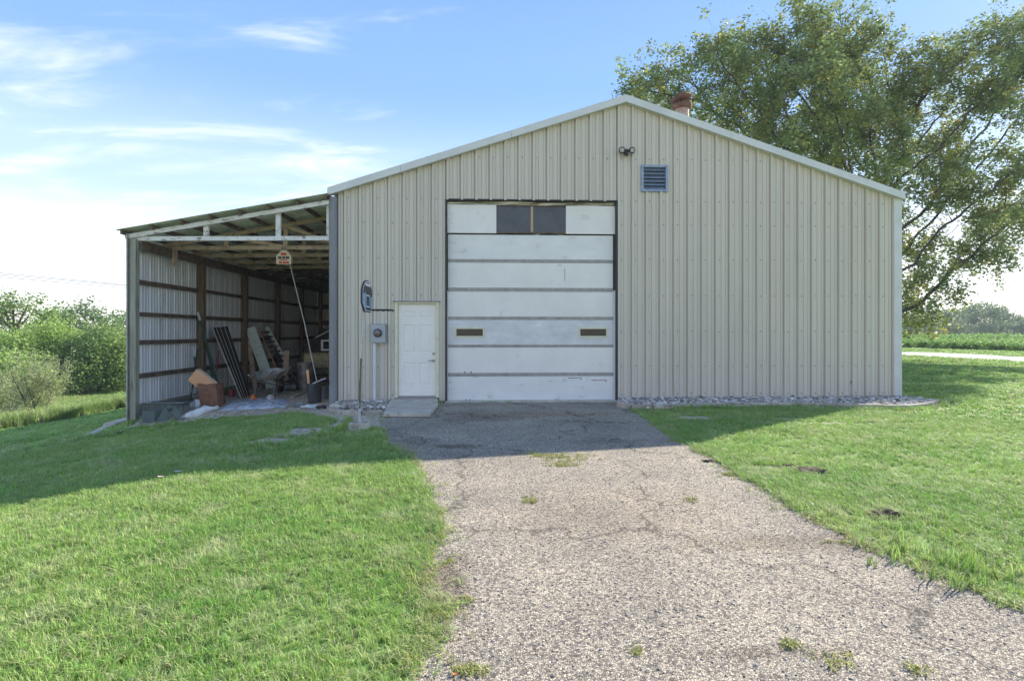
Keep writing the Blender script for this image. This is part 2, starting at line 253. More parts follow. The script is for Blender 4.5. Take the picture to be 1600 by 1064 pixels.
# ------------------------------------------------------------------ mesh helpers
class MB:
    def __init__(s): s.v = []; s.f = []
    def add(s, vs, fs):
        k = len(s.v); s.v += [tuple(v) for v in vs]; s.f += [tuple(i + k for i in f) for f in fs]; return s
    def box(s, x0, x1, y0, y1, z0, z1):
        return s.add([(x0, y0, z0), (x1, y0, z0), (x1, y1, z0), (x0, y1, z0), (x0, y0, z1), (x1, y0, z1), (x1, y1, z1), (x0, y1, z1)],
                     [(0, 3, 2, 1), (4, 5, 6, 7), (0, 1, 5, 4), (1, 2, 6, 5), (2, 3, 7, 6), (3, 0, 4, 7)])
    def obox(s, c, size, m):             # oriented box, m = 3x3 matrix
        c = Vector(c); vs = []
        for dz in (-.5, .5):
            for dx, dy in ((-.5, -.5), (.5, -.5), (.5, .5), (-.5, .5)):
                vs.append(c + m @ Vector((dx * size[0], dy * size[1], dz * size[2])))
        return s.add(vs, [(0, 3, 2, 1), (4, 5, 6, 7), (0, 1, 5, 4), (1, 2, 6, 5), (2, 3, 7, 6), (3, 0, 4, 7)])
    def beam(s, p, q, w, h, up=(0, 0, 1)):
        p = Vector(p); q = Vector(q); z = (q - p); L = z.length; z.normalize(); u = Vector(up)
        x = u.cross(z)
        if x.length < 1e-4: x = Vector((1, 0, 0)).cross(z)
        x.normalize(); y = z.cross(x)
        m = Matrix((x, y, z)).transposed()
        return s.obox((p + q) / 2, (w, h, L), m)
    def tube(s, pts, r, n=8, caps=True):
        pts = [Vector(p) for p in pts]; rs = r if isinstance(r, (list, tuple)) else [r] * len(pts)
        base = len(s.v); prev = None
        for i, p in enumerate(pts):
            t = (pts[min(i + 1, len(pts) - 1)] - pts[max(i - 1, 0)]).normalized()
            if prev is None: a = t.orthogonal().normalized()
            else: a = (prev - t * prev.dot(t)).normalized()
            prev = a; b = t.cross(a)
            for k in range(n):
                th = 2 * math.pi * k / n; s.v.append(tuple(p + (a * math.cos(th) + b * math.sin(th)) * rs[i]))
        for i in range(len(pts) - 1):
            for k in range(n):
                a0 = base + i * n + k; b0 = base + i * n + (k + 1) % n; s.f.append((a0, b0, b0 + n, a0 + n))
        if caps:
            s.f.append(tuple(base + k for k in range(n))[::-1]); s.f.append(tuple(base + (len(pts) - 1) * n + k for k in range(n)))
        return s
    def lathe(s, c, prof, n=20, caps=True):          # prof = [(r, z)] around a vertical axis
        return s.tube_rings(c, [(r, z) for r, z in prof], n, caps)
    def tube_rings(s, c, prof, n, caps):
        base = len(s.v)
        for r, z in prof:
            for k in range(n):
                th = 2 * math.pi * k / n; s.v.append((c[0] + r * math.cos(th), c[1] + r * math.sin(th), c[2] + z))
        for i in range(len(prof) - 1):
            for k in range(n):
                a0 = base + i * n + k; b0 = base + i * n + (k + 1) % n; s.f.append((a0, b0, b0 + n, a0 + n))
        if caps:
            s.f.append(tuple(base + k for k in range(n))[::-1]); s.f.append(tuple(base + (len(prof) - 1) * n + k for k in range(n)))
        return s
    def prism(s, poly, d):                # poly = list of 3-D points, d = extrusion vector
        n = len(poly); d = Vector(d); vs = [Vector(p) for p in poly]; vs += [p + d for p in vs[:n]]
        return s.add(vs, [tuple(range(n))[::-1], tuple(range(n, 2 * n))] + [(i, (i + 1) % n, n + (i + 1) % n, n + i) for i in range(n)])
    def blob(s, c, r, jit=.15, sub=2, seed=0, flat=None):
        bm = bmesh.new(); bmesh.ops.create_icosphere(bm, subdivisions=sub, radius=1)
        vs = []
        for v in bm.verts:
            k = 1 + jit * mnoise.noise(v.co * 1.7 + Vector((seed * 3.1, seed, 0))) * 2
            p = Vector((v.co.x * r[0] * k, v.co.y * r[1] * k, v.co.z * r[2] * k))
            if flat is not None and p.z < flat: p.z = flat
            vs.append(Vector(c) + p)
        s.add(vs, [tuple(v.index for v in f.verts) for f in bm.faces]); bm.free(); return s
    def build(s, name, m, parent=None, smooth=False, bevel=0, solid=0):
        me = bpy.data.meshes.new(name); off = Vector((0, 0, 0))
        q = parent
        while q is not None: off += q.location; q = q.parent
        me.from_pydata([(v[0] - off.x, v[1] - off.y, v[2] - off.z) for v in s.v], [], s.f); me.update()
        bm = bmesh.new(); bm.from_mesh(me); bmesh.ops.recalc_face_normals(bm, faces=bm.faces[:]); bm.to_mesh(me); bm.free()
        if smooth is True: me.polygons.foreach_set('use_smooth', [True] * len(me.polygons))
        elif smooth: me.shade_smooth() if False else smooth_angle(me, smooth)
        o = bpy.data.objects.new(name, me); C.objects.link(o); me.materials.append(m)
        if parent: o.parent = parent
        if solid: k = o.modifiers.new('s', 'SOLIDIFY'); k.thickness = solid
        if bevel: k = o.modifiers.new('b', 'BEVEL'); k.width = bevel; k.segments = 2; k.limit_method = 'ANGLE'
        return o
def smooth_angle(me, ang):
    me.polygons.foreach_set('use_smooth', [True] * len(me.polygons))
    bm = bmesh.new(); bm.from_mesh(me)
    for e in bm.edges:
        if len(e.link_faces) == 2 and e.calc_face_angle(0) > R(ang): e.smooth = False
    bm.to_mesh(me); bm.free()
def tag(o, label, cat, group=None, kind=None):
    if label: o['label'] = label
    if cat: o['category'] = cat
    if group: o['group'] = group
    if kind: o['kind'] = kind
    return o
def thing(name, loc, label, cat, group=None):
    o = bpy.data.objects.new(name, None); C.objects.link(o); o.location = loc; o.empty_display_size = .2
    return tag(o, label, cat, group)
def dup(o, loc=None, rotz=None, scale=None, label=None, parent=None):
    c = o.copy(); C.objects.link(c)
    if parent: c.parent = parent
    for ch in list(o.children): dup(ch, parent=c)
    if loc is not None: c.location = loc
    if rotz is not None: c.rotation_euler = (0, 0, rotz)
    if scale is not None: c.scale = scale
    if label: c['label'] = label
    return c
def fastmesh(name, V, F, m, parent=None, tint=None, smooth=False):  # F: (n,k) array, tint: per-face rgb
    me = bpy.data.meshes.new(name); V = np.asarray(V, np.float32)
    off = np.zeros(3); q = parent
    while q is not None: off += np.array(q.location); q = q.parent
    V = V - off.astype(np.float32); F = np.asarray(F, np.int32); n, k = F.shape
    me.vertices.add(len(V)); me.vertices.foreach_set('co', V.ravel())
    me.loops.add(n * k); me.loops.foreach_set('vertex_index', F.ravel())
    me.polygons.add(n); me.polygons.foreach_set('loop_start', np.arange(0, n * k, k, dtype=np.int32)); 
    if smooth: me.polygons.foreach_set('use_smooth', np.ones(n, bool))
    me.update(calc_edges=True)
    if tint is not None:
        a = me.color_attributes.new('tint', 'FLOAT_COLOR', 'CORNER')
        c = np.ones((n, k, 4), np.float32); c[:, :, :3] = tint[:, None, :]; a.data.foreach_set('color', c.ravel())
    me.materials.append(m)
    o = bpy.data.objects.new(name, me); C.objects.link(o)
    if parent: o.parent = parent
    return o
def inpoly(P, x, y):
    P = np.asarray(P); r = np.zeros(x.shape, bool); j = len(P) - 1
    for i in range(len(P)):
        xi, yi = P[i]; xj, yj = P[j]
        c = ((yi > y) != (yj > y)) & (x < (xj - xi) * (y - yi) / (yj - yi + 1e-12) + xi); r ^= c; j = i
    return r
def fbm(x, y, s, seed=0):                # cheap vectorised value noise
    def vn(x, y):
        xi = np.floor(x).astype(int); yi = np.floor(y).astype(int); fx_ = x - xi; fy_ = y - yi
        def h(a, b):
            n = (a * 374761393 + b * 668265263 + seed * 1274126177) & 0x7fffffff; n = ((n ^ (n >> 13)) * 1274126177) & 0x7fffffff
            return ((n ^ (n >> 16)) & 0xffff) / 65535.
        u = fx_ * fx_ * (3 - 2 * fx_); v = fy_ * fy_ * (3 - 2 * fy_)
        return (h(xi, yi) * (1 - u) + h(xi + 1, yi) * u) * (1 - v) + (h(xi, yi + 1) * (1 - u) + h(xi + 1, yi + 1) * u) * v
    return (vn(x * s, y * s) * .55 + vn(x * s * 2.1 + 7, y * s * 2.1) * .3 + vn(x * s * 4.3, y * s * 4.3 + 9) * .15)

# ------------------------------------------------------------------ ground outlines
def gp(px, py): v = ray(px, py); t = -EYE / v.z; return (v.x * t, v.y * t)
left = [(597, 655), (598, 676), (612, 694), (640, 712), (652, 735), (664, 765), (678, 800), (690, 830), (668, 865), (650, 905), (668, 930), (700, 950), (672, 985), (655, 1015), (640, 1064)]
right = [(985, 642), (1012, 657), (1045, 681), (1080, 700), (1112, 716), (1160, 745), (1205, 770), (1240, 795), (1300, 824), (1345, 850), (1400, 868), (1455, 893), (1520, 922), (1600, 953)]
DRIVE = [gp(*p) for p in left] + [(-.45, 1.6), (-.6, 0), (-1.2, -6), (14, -6), (9, -1.0), (5.2, 1.6)] + [gp(*p) for p in right[::-1]]
DRIVE += [(fx(968), YF - .12), (fx(692), YF - .12), (fx(690), YF - .5)]
dirt_spots = [(gnd(475, 675), .42, .35), (gnd(415, 688), .35, .25), (gnd(1385, 662), .5, .10), (gnd(1270, 661), .6, .09), (gnd(1080, 652), .35, .22), (gnd(1225, 655), .5, .15), (gnd(562, 664), .5, .35), (gnd(1268, 738), .16, .1), (gnd(1385, 806), .08, .06), (gnd(1205, 730), .3, .06)]
# ragged lawn edge of the dirt floor below the lean-to
dirtedge = [(196, 668), (230, 664), (270, 661), (330, 655), (380, 649), (430, 646), (470, 644), (500, 652), (530, 660), (548, 676), (590, 668), (597, 655)]
DIRT = [tuple(gnd(*p)[:2]) for p in dirtedge] + [(-1.7, 10.9), (-3.1, 11.35), (-3.15, 23.6), (-7.25, 23.6), (-7.25, 11.4)]
BARN = [(-3.3, 11.2), (9.1, 11.2), (9.1, 26), (-3.3, 26)]
def dirt_amt(x, y):
    d = np.zeros_like(x)
    n = fbm(x, y, 3.0, 3)
    for c, rx, ry in dirt_spots:
        k = ((x - c.x) / rx) ** 2 + ((y - c.y) / ry) ** 2
        d = np.maximum(d, np.clip(1.5 - k - (n - .5) * 1.5, 0, 1))
    jx = x + (fbm(x, y, 2.5, 5) - .5) * .5; jy = y + (fbm(x, y, 2.5, 6) - .5) * .5
    d = np.maximum(d, inpoly(DIRT, jx, jy).astype(float))
    return d
# ------------------------------------------------------------------ terrain
def terrain():
    def axis(a, b, fine0, fine1, st):
        c = list(np.arange(fine0, fine1, st)); s = st; v = fine1
        while v < b: c.append(v); s *= 1.13; v += s
        c.append(b); s = st; v = fine0 - s; l_ = []
        while v > a: l_.append(v); s *= 1.13; v -= s
        l_.append(a); return np.array(l_[::-1] + c)
    X = axis(-900, 900, -9.5, 12, .11); Y = axis(-60, 1200, 1.5, 16, .11)
    xx, yy = np.meshgrid(X, Y); zz = g(xx, yy) - 0.004
    D = dirt_amt(xx.ravel(), yy.ravel())
    nx, ny = len(X), len(Y); i = np.arange(nx * ny).reshape(ny, nx)
    F = np.stack([i[:-1, :-1], i[:-1, 1:], i[1:, 1:], i[1:, :-1]], -1).reshape(-1, 4)
    o = fastmesh('lawn', np.stack([xx, yy, zz], -1).reshape(-1, 3), F, M['soil'], smooth=True)
    a = o.data.attributes.new('dirt', 'FLOAT', 'POINT'); a.data.foreach_set('value', D.astype(np.float32))
    tag(o, None, None, kind='structure')
terrain()
def flat(name, poly, z, m, jitter=0, kind='structure', step=.12):
    P = []
    for i in range(len(poly)):
        a = Vector(poly[i]).to_3d(); b = Vector(poly[(i + 1) % len(poly)]).to_3d(); n = max(1, int((b - a).length / step)) if jitter else 1
        for k in range(n):
            q = a.lerp(b, k / n)
            if jitter:
                q.x += jitter * mnoise.noise(q * 3.3) + jitter * .6 * mnoise.noise(q * 9); q.y += jitter * .5 * mnoise.noise(q * 3.3 + Vector((9, 9, 9)))
            P.append(q)
    me = bpy.data.meshes.new(name); bm = bmesh.new(); f = bm.faces.new([bm.verts.new((p.x, p.y, z)) for p in P])
    bmesh.ops.triangulate(bm, faces=[f]); bm.normal_update()
    for f in bm.faces:
        if f.normal.z < 0: f.normal_flip()
    bm.to_mesh(me); bm.free()
    o = bpy.data.objects.new(name, me); C.objects.link(o); me.materials.append(m)
    if kind: o['kind'] = kind
    return o, P
drive, DP = flat('driveway', DRIVE, .008, M['drive'], .07)
DPOLY = [(p.x, p.y) for p in DP]
# road and bean field to the right, behind
def strip(name, a, b, m, z):  # quad from pixel points on flat ground
    (p0, p1), (q0, q1) = a, b
    pts = []
    for u in p0, p1, q1, q0: pts.append(gp(*u))
    return flat(name, pts, z, m)[0]
ra, rb = Vector(gp(1404, 553)), Vector(gp(1600, 561.5)); rd = (rb - ra).normalized(); rn = Vector((-rd.y, rd.x))
def roadband(name, off0, off1, m, z, L0=-120, L1=160):
    P = [ra + rd * L0 + rn * off0, ra + rd * L1 + rn * off0, ra + rd * L1 + rn * off1, ra + rd * L0 + rn * off1]
    return P
RB = roadband('road', -2.6, 2.6, None, 0)
def road():
    V = []; F = []
    for i in range(141):
        for off in (-2.6, -1.3, 0, 1.3, 2.6):
            q = ra + rd * (-24 + i * 1.0) + rn * (off + (.12 * math.sin(i * 1.7) if abs(off) > 2 else 0)); V.append((q.x, q.y, gz(q.x, q.y) + .035 + (.03 if abs(off) < 2 else 0)))
    for i in range(140):
        for k in range(4): a = i * 5 + k; F.append((a, a + 1, a + 6, a + 5))
    fastmesh('road', V, F, M['road'])['kind'] = 'structure'
road()

# ------------------------------------------------------------------ barn
XL, XR = fx(527), fx(1405); XP = (XL + XR) / 2; ZP = 6.50; SL = (ZP - 4.45) / (XP - XL + .17); YB = YF + 14.6
def rz(x): return ZP - SL * abs(x - XP)
barn = thing('pole_barn', (XP, YF, 0), 'beige metal-sided gable pole barn with a white overhead door and open lean-to at its left', 'barn')
OX0, OX1, OZ = fx(697), fx(963.5), at(830, 314, YF).z
MX0, MX1, MZ = fx(617), fx(686), at(650, 472, YF).z
VX0, VX1 = fx(1002.5), fx(1041.5); VZ0, VZ1 = at(1022, 299.5, YF).z, at(1022, 260, YF).z
OPEN = [(OX0, OX1, -1, OZ), (MX0, MX1, -1, MZ), (VX0, VX1, VZ0, VZ1)]
RIB = .3048; PH = fx(988.7) % RIB
def profile(a, b):                      # rib profile (x, height) from a to b; grooves added for shade lines
    pts = [(a, 0), (b, 0)]; k = math.floor((a - PH) / RIB) - 1
    while PH + k * RIB < b + .2:
        c = PH + k * RIB
        for dx, h in ((-.056, 0), (-.052, -.026), (-.033, -.026), (-.022, .036), (.020, .036), (.038, 0)): pts.append((c + dx, h))
        for m_ in (.34, .66):
            e = c + m_ * RIB
            for dx, h in ((-.010, 0), (-.006, -.009), (.0, -.009), (.006, .004), (.014, 0)): pts.append((e + dx, h))
        k += 1
    pts = sorted(p for p in pts if a - 1e-6 <= p[0] <= b + 1e-6)
    return pts
def ph(x):
    d = (x - PH) / RIB; d = (d - round(d)) * RIB; d = abs(d)
    if d < .02: return .036
    if d < .038: return .036 * (.038 - d) / .018
    return 0
def wall_sheet(a, b, y, sgn, top, bottom, opens, mtl, parent, lap=0):
    mb = MB(); xs = profile(a, b)
    for (o0, o1, z0, z1) in opens:
        for e in (o0, o1):
            if a < e < b: xs.append((e, ph(e)))
    xs.sort()
    for (x0, h0), (x1, h1) in zip(xs[:-1], xs[1:]):
        if x1 - x0 < 1e-5: continue
        mid = (x0 + x1) / 2; spans = [(bottom, None)]
        for (o0, o1, z0, z1) in opens:
            if o0 < mid < o1: spans = [(z1, None)] if z0 <= bottom else [(bottom, z0), (z1, None)]
        for (s0, s1) in spans:
            t0 = top(x0) if s1 is None else s1; t1 = top(x1) if s1 is None else s1
            mb.add([(x0, y + sgn * (h0 + lap), s0), (x1, y + sgn * (h1 + lap), s0), (x1, y + sgn * (h1 + lap), t1), (x0, y + sgn * (h0 + lap), t0)], [(0, 1, 2, 3)])
    return mb.build('wall_sheet', mtl, parent)
e = XL + .02; i = 0
first = math.ceil((XL + .02 - (PH + .05)) / .9144) * .9144 + PH + .05
edges = [XL + .02]
v = PH + .05
while v > XL + .1: v -= .9144
v += .9144
while v < XR - .15: edges.append(v); v += .9144
edges.append(XR - .02)
for i in range(len(edges) - 1):
    wall_sheet(edges[i], edges[i + 1] + (.012 if i < len(edges) - 2 else 0), YF, -1, lambda x: rz(x) - .06, .03, OPEN, M['siding'], barn, lap=.002 * (i % 2))
# side and back walls and roof (ribbed, seen only from the side)
def side_wall(x, sg):
    n = int((YB - YF) / .9144)
    for i in range(n + 1):
        mb = MB(); y0 = YF + i * .9144; y1 = min(y0 + .9144, YB)
        if y1 - y0 < .05: continue
        ys = [y0]; h = [0]
        for k in range(3):
            c = y0 + .12 + k * .3048
            if c + .05 > y1: break
            for d, hh in ((-.04, 0), (-.02, .022), (.02, .022), (.04, 0)): ys.append(c + d); h.append(hh)
        ys.append(y1); h.append(0)
        for k in range(len(ys) - 1):
            mb.add([(x + sg * h[k], ys[k], -.1), (x + sg * h[k + 1], ys[k + 1], -.1), (x + sg * h[k + 1], ys[k + 1], rz(x) - .05), (x + sg * h[k], ys[k], rz(x) - .05)], [(0, 1, 2, 3)])
        mb.build('wall_sheet', M['siding'], barn)
side_wall(XL, -1); side_wall(XR, 1)
for i in range(len(edges) - 1):
    wall_sheet(edges[i], edges[i + 1], YB, 1, lambda x: rz(x) - .06, .0, [], M['siding'], barn)
for sg in (-1, 1):
    xe = XP + sg * (XP - XL + .17)
    n = 16; L = (YB + .15 - (YF - .10)) / n
    for i in range(n):
        mb = MB(); y0 = YF - .10 + i * L; ys = []
        for k in range(3):
            c = y0 + (k + .5) * L / 3; ys += [(c - .04, 0), (c - .02, .022), (c + .02, .022), (c + .04, 0)]
        ys = [(y0, 0)] + ys + [(y0 + L, 0)]
        for (a, h0), (b, h1) in zip(ys[:-1], ys[1:]):
            mb.add([(XP, a, ZP - .03 + h0), (XP, b, ZP - .03 + h1), (xe, b, rz(xe) - .03 + h1), (xe, a, rz(xe) - .03 + h0)], [(0, 1, 2, 3)])
        mb.build('roof_sheet', M['roofing'], barn)
# rake trim, ridge, corner trims
for sg, cuts in ((-1, (0, .39, .76, 1)), (1, (0, .37, .72, 1))):
    xe = (XL - .17) if sg < 0 else (XR + .04)
    for a, b in zip(cuts[:-1], cuts[1:]):
        xa = XP + (xe - XP) * a + sg * (.002 if a else 0); xb = XP + (xe - XP) * b - sg * (.003 if b < 1 else 0)
        y0, y1 = YF - .13, YF + .0
        za, zb = rz(xa) + .03, rz(xb) + .03; t = .15
        mb = MB()
        mb.add([(xa, y0, za), (xb, y0, zb), (xb, y0, zb - t), (xa, y0, za - t), (xa, y1, za), (xb, y1, zb), (xb, y1, zb - t), (xa, y1, za - t)],
               [(0, 1, 2, 3), (7, 6, 5, 4), (4, 5, 1, 0), (3, 2, 6, 7), (0, 3, 7, 4), (1, 5, 6, 2)])
        # small return lip below
        mb.add([(xa, y0 - .008, za - t + .03), (xb, y0 - .008, zb - t + .03), (xb, y0 - .008, zb - t - .006), (xa, y0 - .008, za - t - .006), (xa, y0 - .001, za - t + .03), (xb, y0 - .001, zb - t + .03), (xb, y0 - .001, zb - t - .006), (xa, y0 - .001, za - t - .006)],
               [(0, 1, 2, 3), (7, 6, 5, 4), (4, 5, 1, 0), (3, 2, 6, 7), (0, 3, 7, 4), (1, 5, 6, 2)])
        mb.build('rake_trim', M['trim'], barn)
MB().beam((XP, YF - .09, ZP + .004), (XP, YB + .15, ZP + .004), .3, .03).build('ridge_cap', M['trim'], barn)
MB().box(XR - .14, XR + .03, YF - .045, YF + .12, .03, rz(XR) - .10).build('corner_trim', M['trim'], barn, bevel=.006)
c0 = fx(521.2)
pts = [(c0, YF - .03, -.02), (c0, YF - .03, .35), (c0 + .004, YF - .03, .42), (c0 + .001, YF - .03, .5), (c0, YF - .03, 2), (c0, YF - .03, 4.30)]
MB().tube(pts, [.083, .083, .074, .083, .083, .083], 20).build('corner_pipe', M['greypipe'], barn, smooth=50)
# base board and screws
for a, b in ((XL, fx(616)), (fx(687), fx(695)), (fx(966), XR)):
    MB().box(a + .01, b - .01, YF + .035, YF + .075, -.12, .12).build('skirt_board', M['brownwood'], barn)
mb = MB()
for zr in (at(1400, 355, YF).z, at(1400, 408, YF).z, at(1400, 463, YF).z, at(1400, 518, YF).z, at(1400, 571, YF).z, 5.2, 4.3, .16):
    k = math.floor((XL - PH) / RIB) + 1
    while PH + k * RIB < XR - .1:
        x = PH + k * RIB + .062
        ok = zr < rz(x) - .25 and not any(o0 - .03 < x < o1 + .03 and z0 < zr < z1 + .04 for o0, o1, z0, z1 in OPEN) and x > XL + .05
        if ok: mb.tube([(x, YF - .001, zr + random.uniform(-.012, .012)), (x, YF - .012, zr + random.uniform(-.004, .004))], .0115, 6)
        k += 1
mb.build('screws', M['greypipe'], barn)['kind'] = 'stuff'

# overhead door
od = bpy.data.objects.new('overhead_door', None); C.objects.link(od); od.parent = barn; od.location = ((OX0 + OX1) / 2 - XP, .08, 0)
YD = YF + .09
def zf(py): return at(830, py, YD).z
def dx(px): return fx(px, YD)
rows = [(321.5, 365.5), (367.5, 405.5), (411, 450), (456, 495), (500, 538.5), (543, 582.5), (588, 626)]
A, B = dx(699.5), dx(960.5)
def slab(name, x0, x1, z0, z1, y, t, m, par, bevel=.004): return MB().box(x0, x1, y, y + t, z0, z1).build(name, m, par, bevel=bevel)
for i, (t, b) in enumerate(rows):
    z0, z1 = zf(b), zf(t); mt = M['doordirty'] if i in (4,) else M['doorstain'] if i in (1, 6) else M['doorwhite']
    if i == 0:
        w0, w1 = dx(775.5), dx(884); yy = YD - .03
        slab('door_section', A - .03, w0, z0, z1, yy, .05, M['doorwhite'], od); slab('door_section', w1, B + .03, z0, z1, yy, .05, M['doorwhite'], od)
        wn = MB().box(w0, w1, yy + .012, yy + .05, z0, z0 + .035).box(w0, w1, yy + .012, yy + .05, z1 - .02, z1).build('window', M['brownwood'], od)
        mid = dx(831)
    elif i == 4:
        wz0, wz1 = zf(527), zf(512); wins = [(dx(711), dx(756.5)), (dx(904.5), dx(949))]
        xs = [A, wins[0][0], wins[0][1], wins[1][0], wins[1][1], B]; mb = MB()
        for k in range(5):
            if k in (1, 3): mb.box(xs[k], xs[k + 1], YD, YD + .045, z0, wz0).box(xs[k], xs[k + 1], YD, YD + .045, wz1, z1)
            else: mb.box(xs[k], xs[k + 1], YD, YD + .045, z0, z1)
        bm = mb.build('door_section', mt, od)
        for (a, b2) in wins:
            f = MB(); q = .028
            for (u0, u1, v0, v1) in ((a - .01, b2 + .01, wz1 - q, wz1 + .01), (a - .01, b2 + .01, wz0 - .01, wz0 + q), (a - .01, a + q, wz0 + q, wz1 - q), (b2 - q, b2 + .01, wz0 + q, wz1 - q)):
                f.box(u0, u1, YD - .014, YD + .01, v0, v1)
            wf = f.build('window', M['cream'], od, bevel=.003)
            slab('pane', a + q + .001, b2 - q - .001, wz0 + q + .001, wz1 - q - .001, YD + .004, .006, M['glass'], od, 0)
    else: slab('door_section', A, B, z0, z1, YD, .045, mt, od)
# panes of the top window: separate pieces on the door
w0, w1, mid = dx(775.5), dx(884), dx(831)
z0, z1 = zf(365.5), zf(321.5)
for a, b in ((w0 + .003, mid - .03), (mid + .03, w1 - .003)): slab('pane', a, b, z0 + .037, z1 - .022, YD + .005, .006, M['glassgrey'], od, 0)
M['pine'] = mat('bare_pine', (.50, .36, .23), (.42, .29, .18), 6, .7, stretch=(4, 1, .6))
slab('mullion', mid - .028, mid + .028, z0 + .036, z1 - .021, YD - .012, .03, M['pine'], od)
for (t0, b0), (t1, b1) in zip(rows[:-1], rows[1:]):        # rails between sections
    za, zb = zf(b0), zf(t1); zm = (za + zb) / 2
    if za - zb > .04:
        MB().box(A, B, YD - .002, YD + .03, zb + .004, zm - .006).box(A, B, YD - .006, YD + .03, zm + .004, za - .003).box(A, B, YD + .012, YD + .03, zm - .005, zm + .003).build('door_rail', M['rail'], od)
MB().box(A, B, YD, YD + .04, .0, zf(627)).build('bottom_seal', M['rail'], od)
# header space: dark sheet standing for the unlit interior, bent metal flashing, jambs
MB().box(OX0, OX1, YD + .12, YD + .16, zf(340), OZ + .2).build('header_board', M['dark'], od)
mb = MB(); N = 46
for row in range(4):
    pass
V = []; F = []
for k in range(N + 1):
    x = OX0 + (OX1 - OX0) * k / N
    for j in range(5):
        V.append((x, YD + .02 + .035 * math.sin(j * 2.1 + k * .23) + .025 * mnoise.noise(Vector((k * .22, j * .9, 3))), zf(321.5) - .01 + j * .028 + .012 * mnoise.noise(Vector((k * .15, 1, j)))))
for k in range(N):
    for j in range(4): a = k * 5 + j; F.append((a, a + 5, a + 6, a + 1))
M['foil'] = mat('bent_flashing', (.55, .54, .47), (.38, .37, .30), 5, .35, metal=.6, stretch=(.5, 1, 3), c3=(.22, .19, .10), c3at=(.5, .6), c3scale=6)
MB().add(V, F).build('flashing', M['foil'], od, smooth=True)
for (a, b) in ((OX0 - .012, OX0 + .022), (OX1 - .022, OX1 + .012)):
    MB().box(a, b, YF - .03, YD + .10, .0, OZ).build('jamb', M['dark'], od)
MB().box(OX0 - .012, OX1 + .012, YF - .032, YD + .1, OZ, OZ + .022).build('head_jamb', M['dark'], od)
MB().box(OX0 + .023, OX0 + .034, YD - .07, YD - .01, .02, zf(455)).build('side_seal', M['pvc'], od)
MB().box(OX1 - .055, OX1 - .024, YD - .07, YD - .01, .02, zf(454)).build('side_seal', M['pvc'], od)
for (a, b) in ((OX0 + .023, OX0 + .034), (OX1 - .06, OX1 - .026)):
    MB().box(a, b, YD - .01, YD + .06, zf(455) + .004, zf(322)).build('gap_shade', M['dark'], od)  # dark strip put in for the shaded gap above the side seal
# scuffs and a torn flap with rust on the sections (dents with shape of their own)
def dent(px, py, w, h, m): p = at(px, py, YD); return MB().blob((p.x, YD + .002, p.z), (w, .006, h), .3, 2, px).build('dent', m, od, smooth=True)
dent(875, 415, .05, .02, M['pvc'])
p = at(882.5, 428, YD); MB().box(p.x - .004, p.x + .004, YD - .003, YD + .002, p.z - .15, p.z + .12).build('gash', M['dark'], od)
for (px, py) in ((726, 582), (736, 581.5), (728, 625), (734, 625)):
    p = at(px, py, YD); MB().box(p.x - .012, p.x + .012, YD - .003, YD + .002, p.z - .012, p.z + .018).build('gash', M['dark'], od)
mb = MB()
for (xa, xb, py) in ((887, 908, 590.5), (924, 947, 594)):
    p = at(xa, py, YD); q = at(xb, py, YD); MB().box(p.x, q.x, YD - .003, YD + .002, p.z - .006, p.z + .006).box(q.x - .008, q.x + .004, YD - .0045, YD + .002, p.z - .045, p.z + .012).build('rust_scratch', M['rust'], od)
mb = MB(); p = at(829.5, 518.5, YD)     # small H shaped emblem
for dxx in (-.016, .010): mb.box(p.x + dxx, p.x + dxx + .009, YD - .005, YD + .001, p.z - .024, p.z + .024)
mb.box(p.x - .007, p.x + .010, YD - .0045, YD + .001, p.z - .006, p.z + .006); mb.build('emblem', M['pvc'], od)

# entry door
en = bpy.data.objects.new('entry_door', None); C.objects.link(en); en.parent = barn; en.location = ((MX0 + MX1) / 2 - XP, 0, 0)
fw = .065; Z0 = .10
mb = MB(); mb.box(MX0, MX0 + fw, YF - .04, YF + .10, Z0, MZ); mb.box(MX1 - fw, MX1, YF - .04, YF + .10, Z0, MZ); mb.box(MX0 + fw, MX1 - fw, YF - .04, YF + .10, MZ - .04, MZ)
mb.build('frame', M['cream'], en, bevel=.004)
mb = MB(); mb.box(MX0 - .03, MX1 + .03, YF - .07, YF + .0, MZ, MZ + .02); mb.build('drip_cap', M['greypipe'], en)
mb = MB(); mb.box(MX0 + fw, MX1 - fw, YF - .03, YF + .1, Z0 - .03, Z0 + .03); mb.build('threshold', M['chrome'], en)
D0, D1 = MX0 + fw + .006, MX1 - fw - .006; DZ0, DZ1 = Z0 + .035, MZ - .046; DYY = YF + .02
W_ = D1 - D0; H_ = DZ1 - DZ0
cols = [(.13, .44), (.56, .87)]; rws = [(.06, .36), (.475, .775), (.865, .935)]
rws = [(.115, .365), (.475, .775), (.86, .925)]
us = [0, .13, .44, .56, .87, 1]; vs_ = [0, .115, .365, .475, .775, .86, .925, 1]
mb = MB()
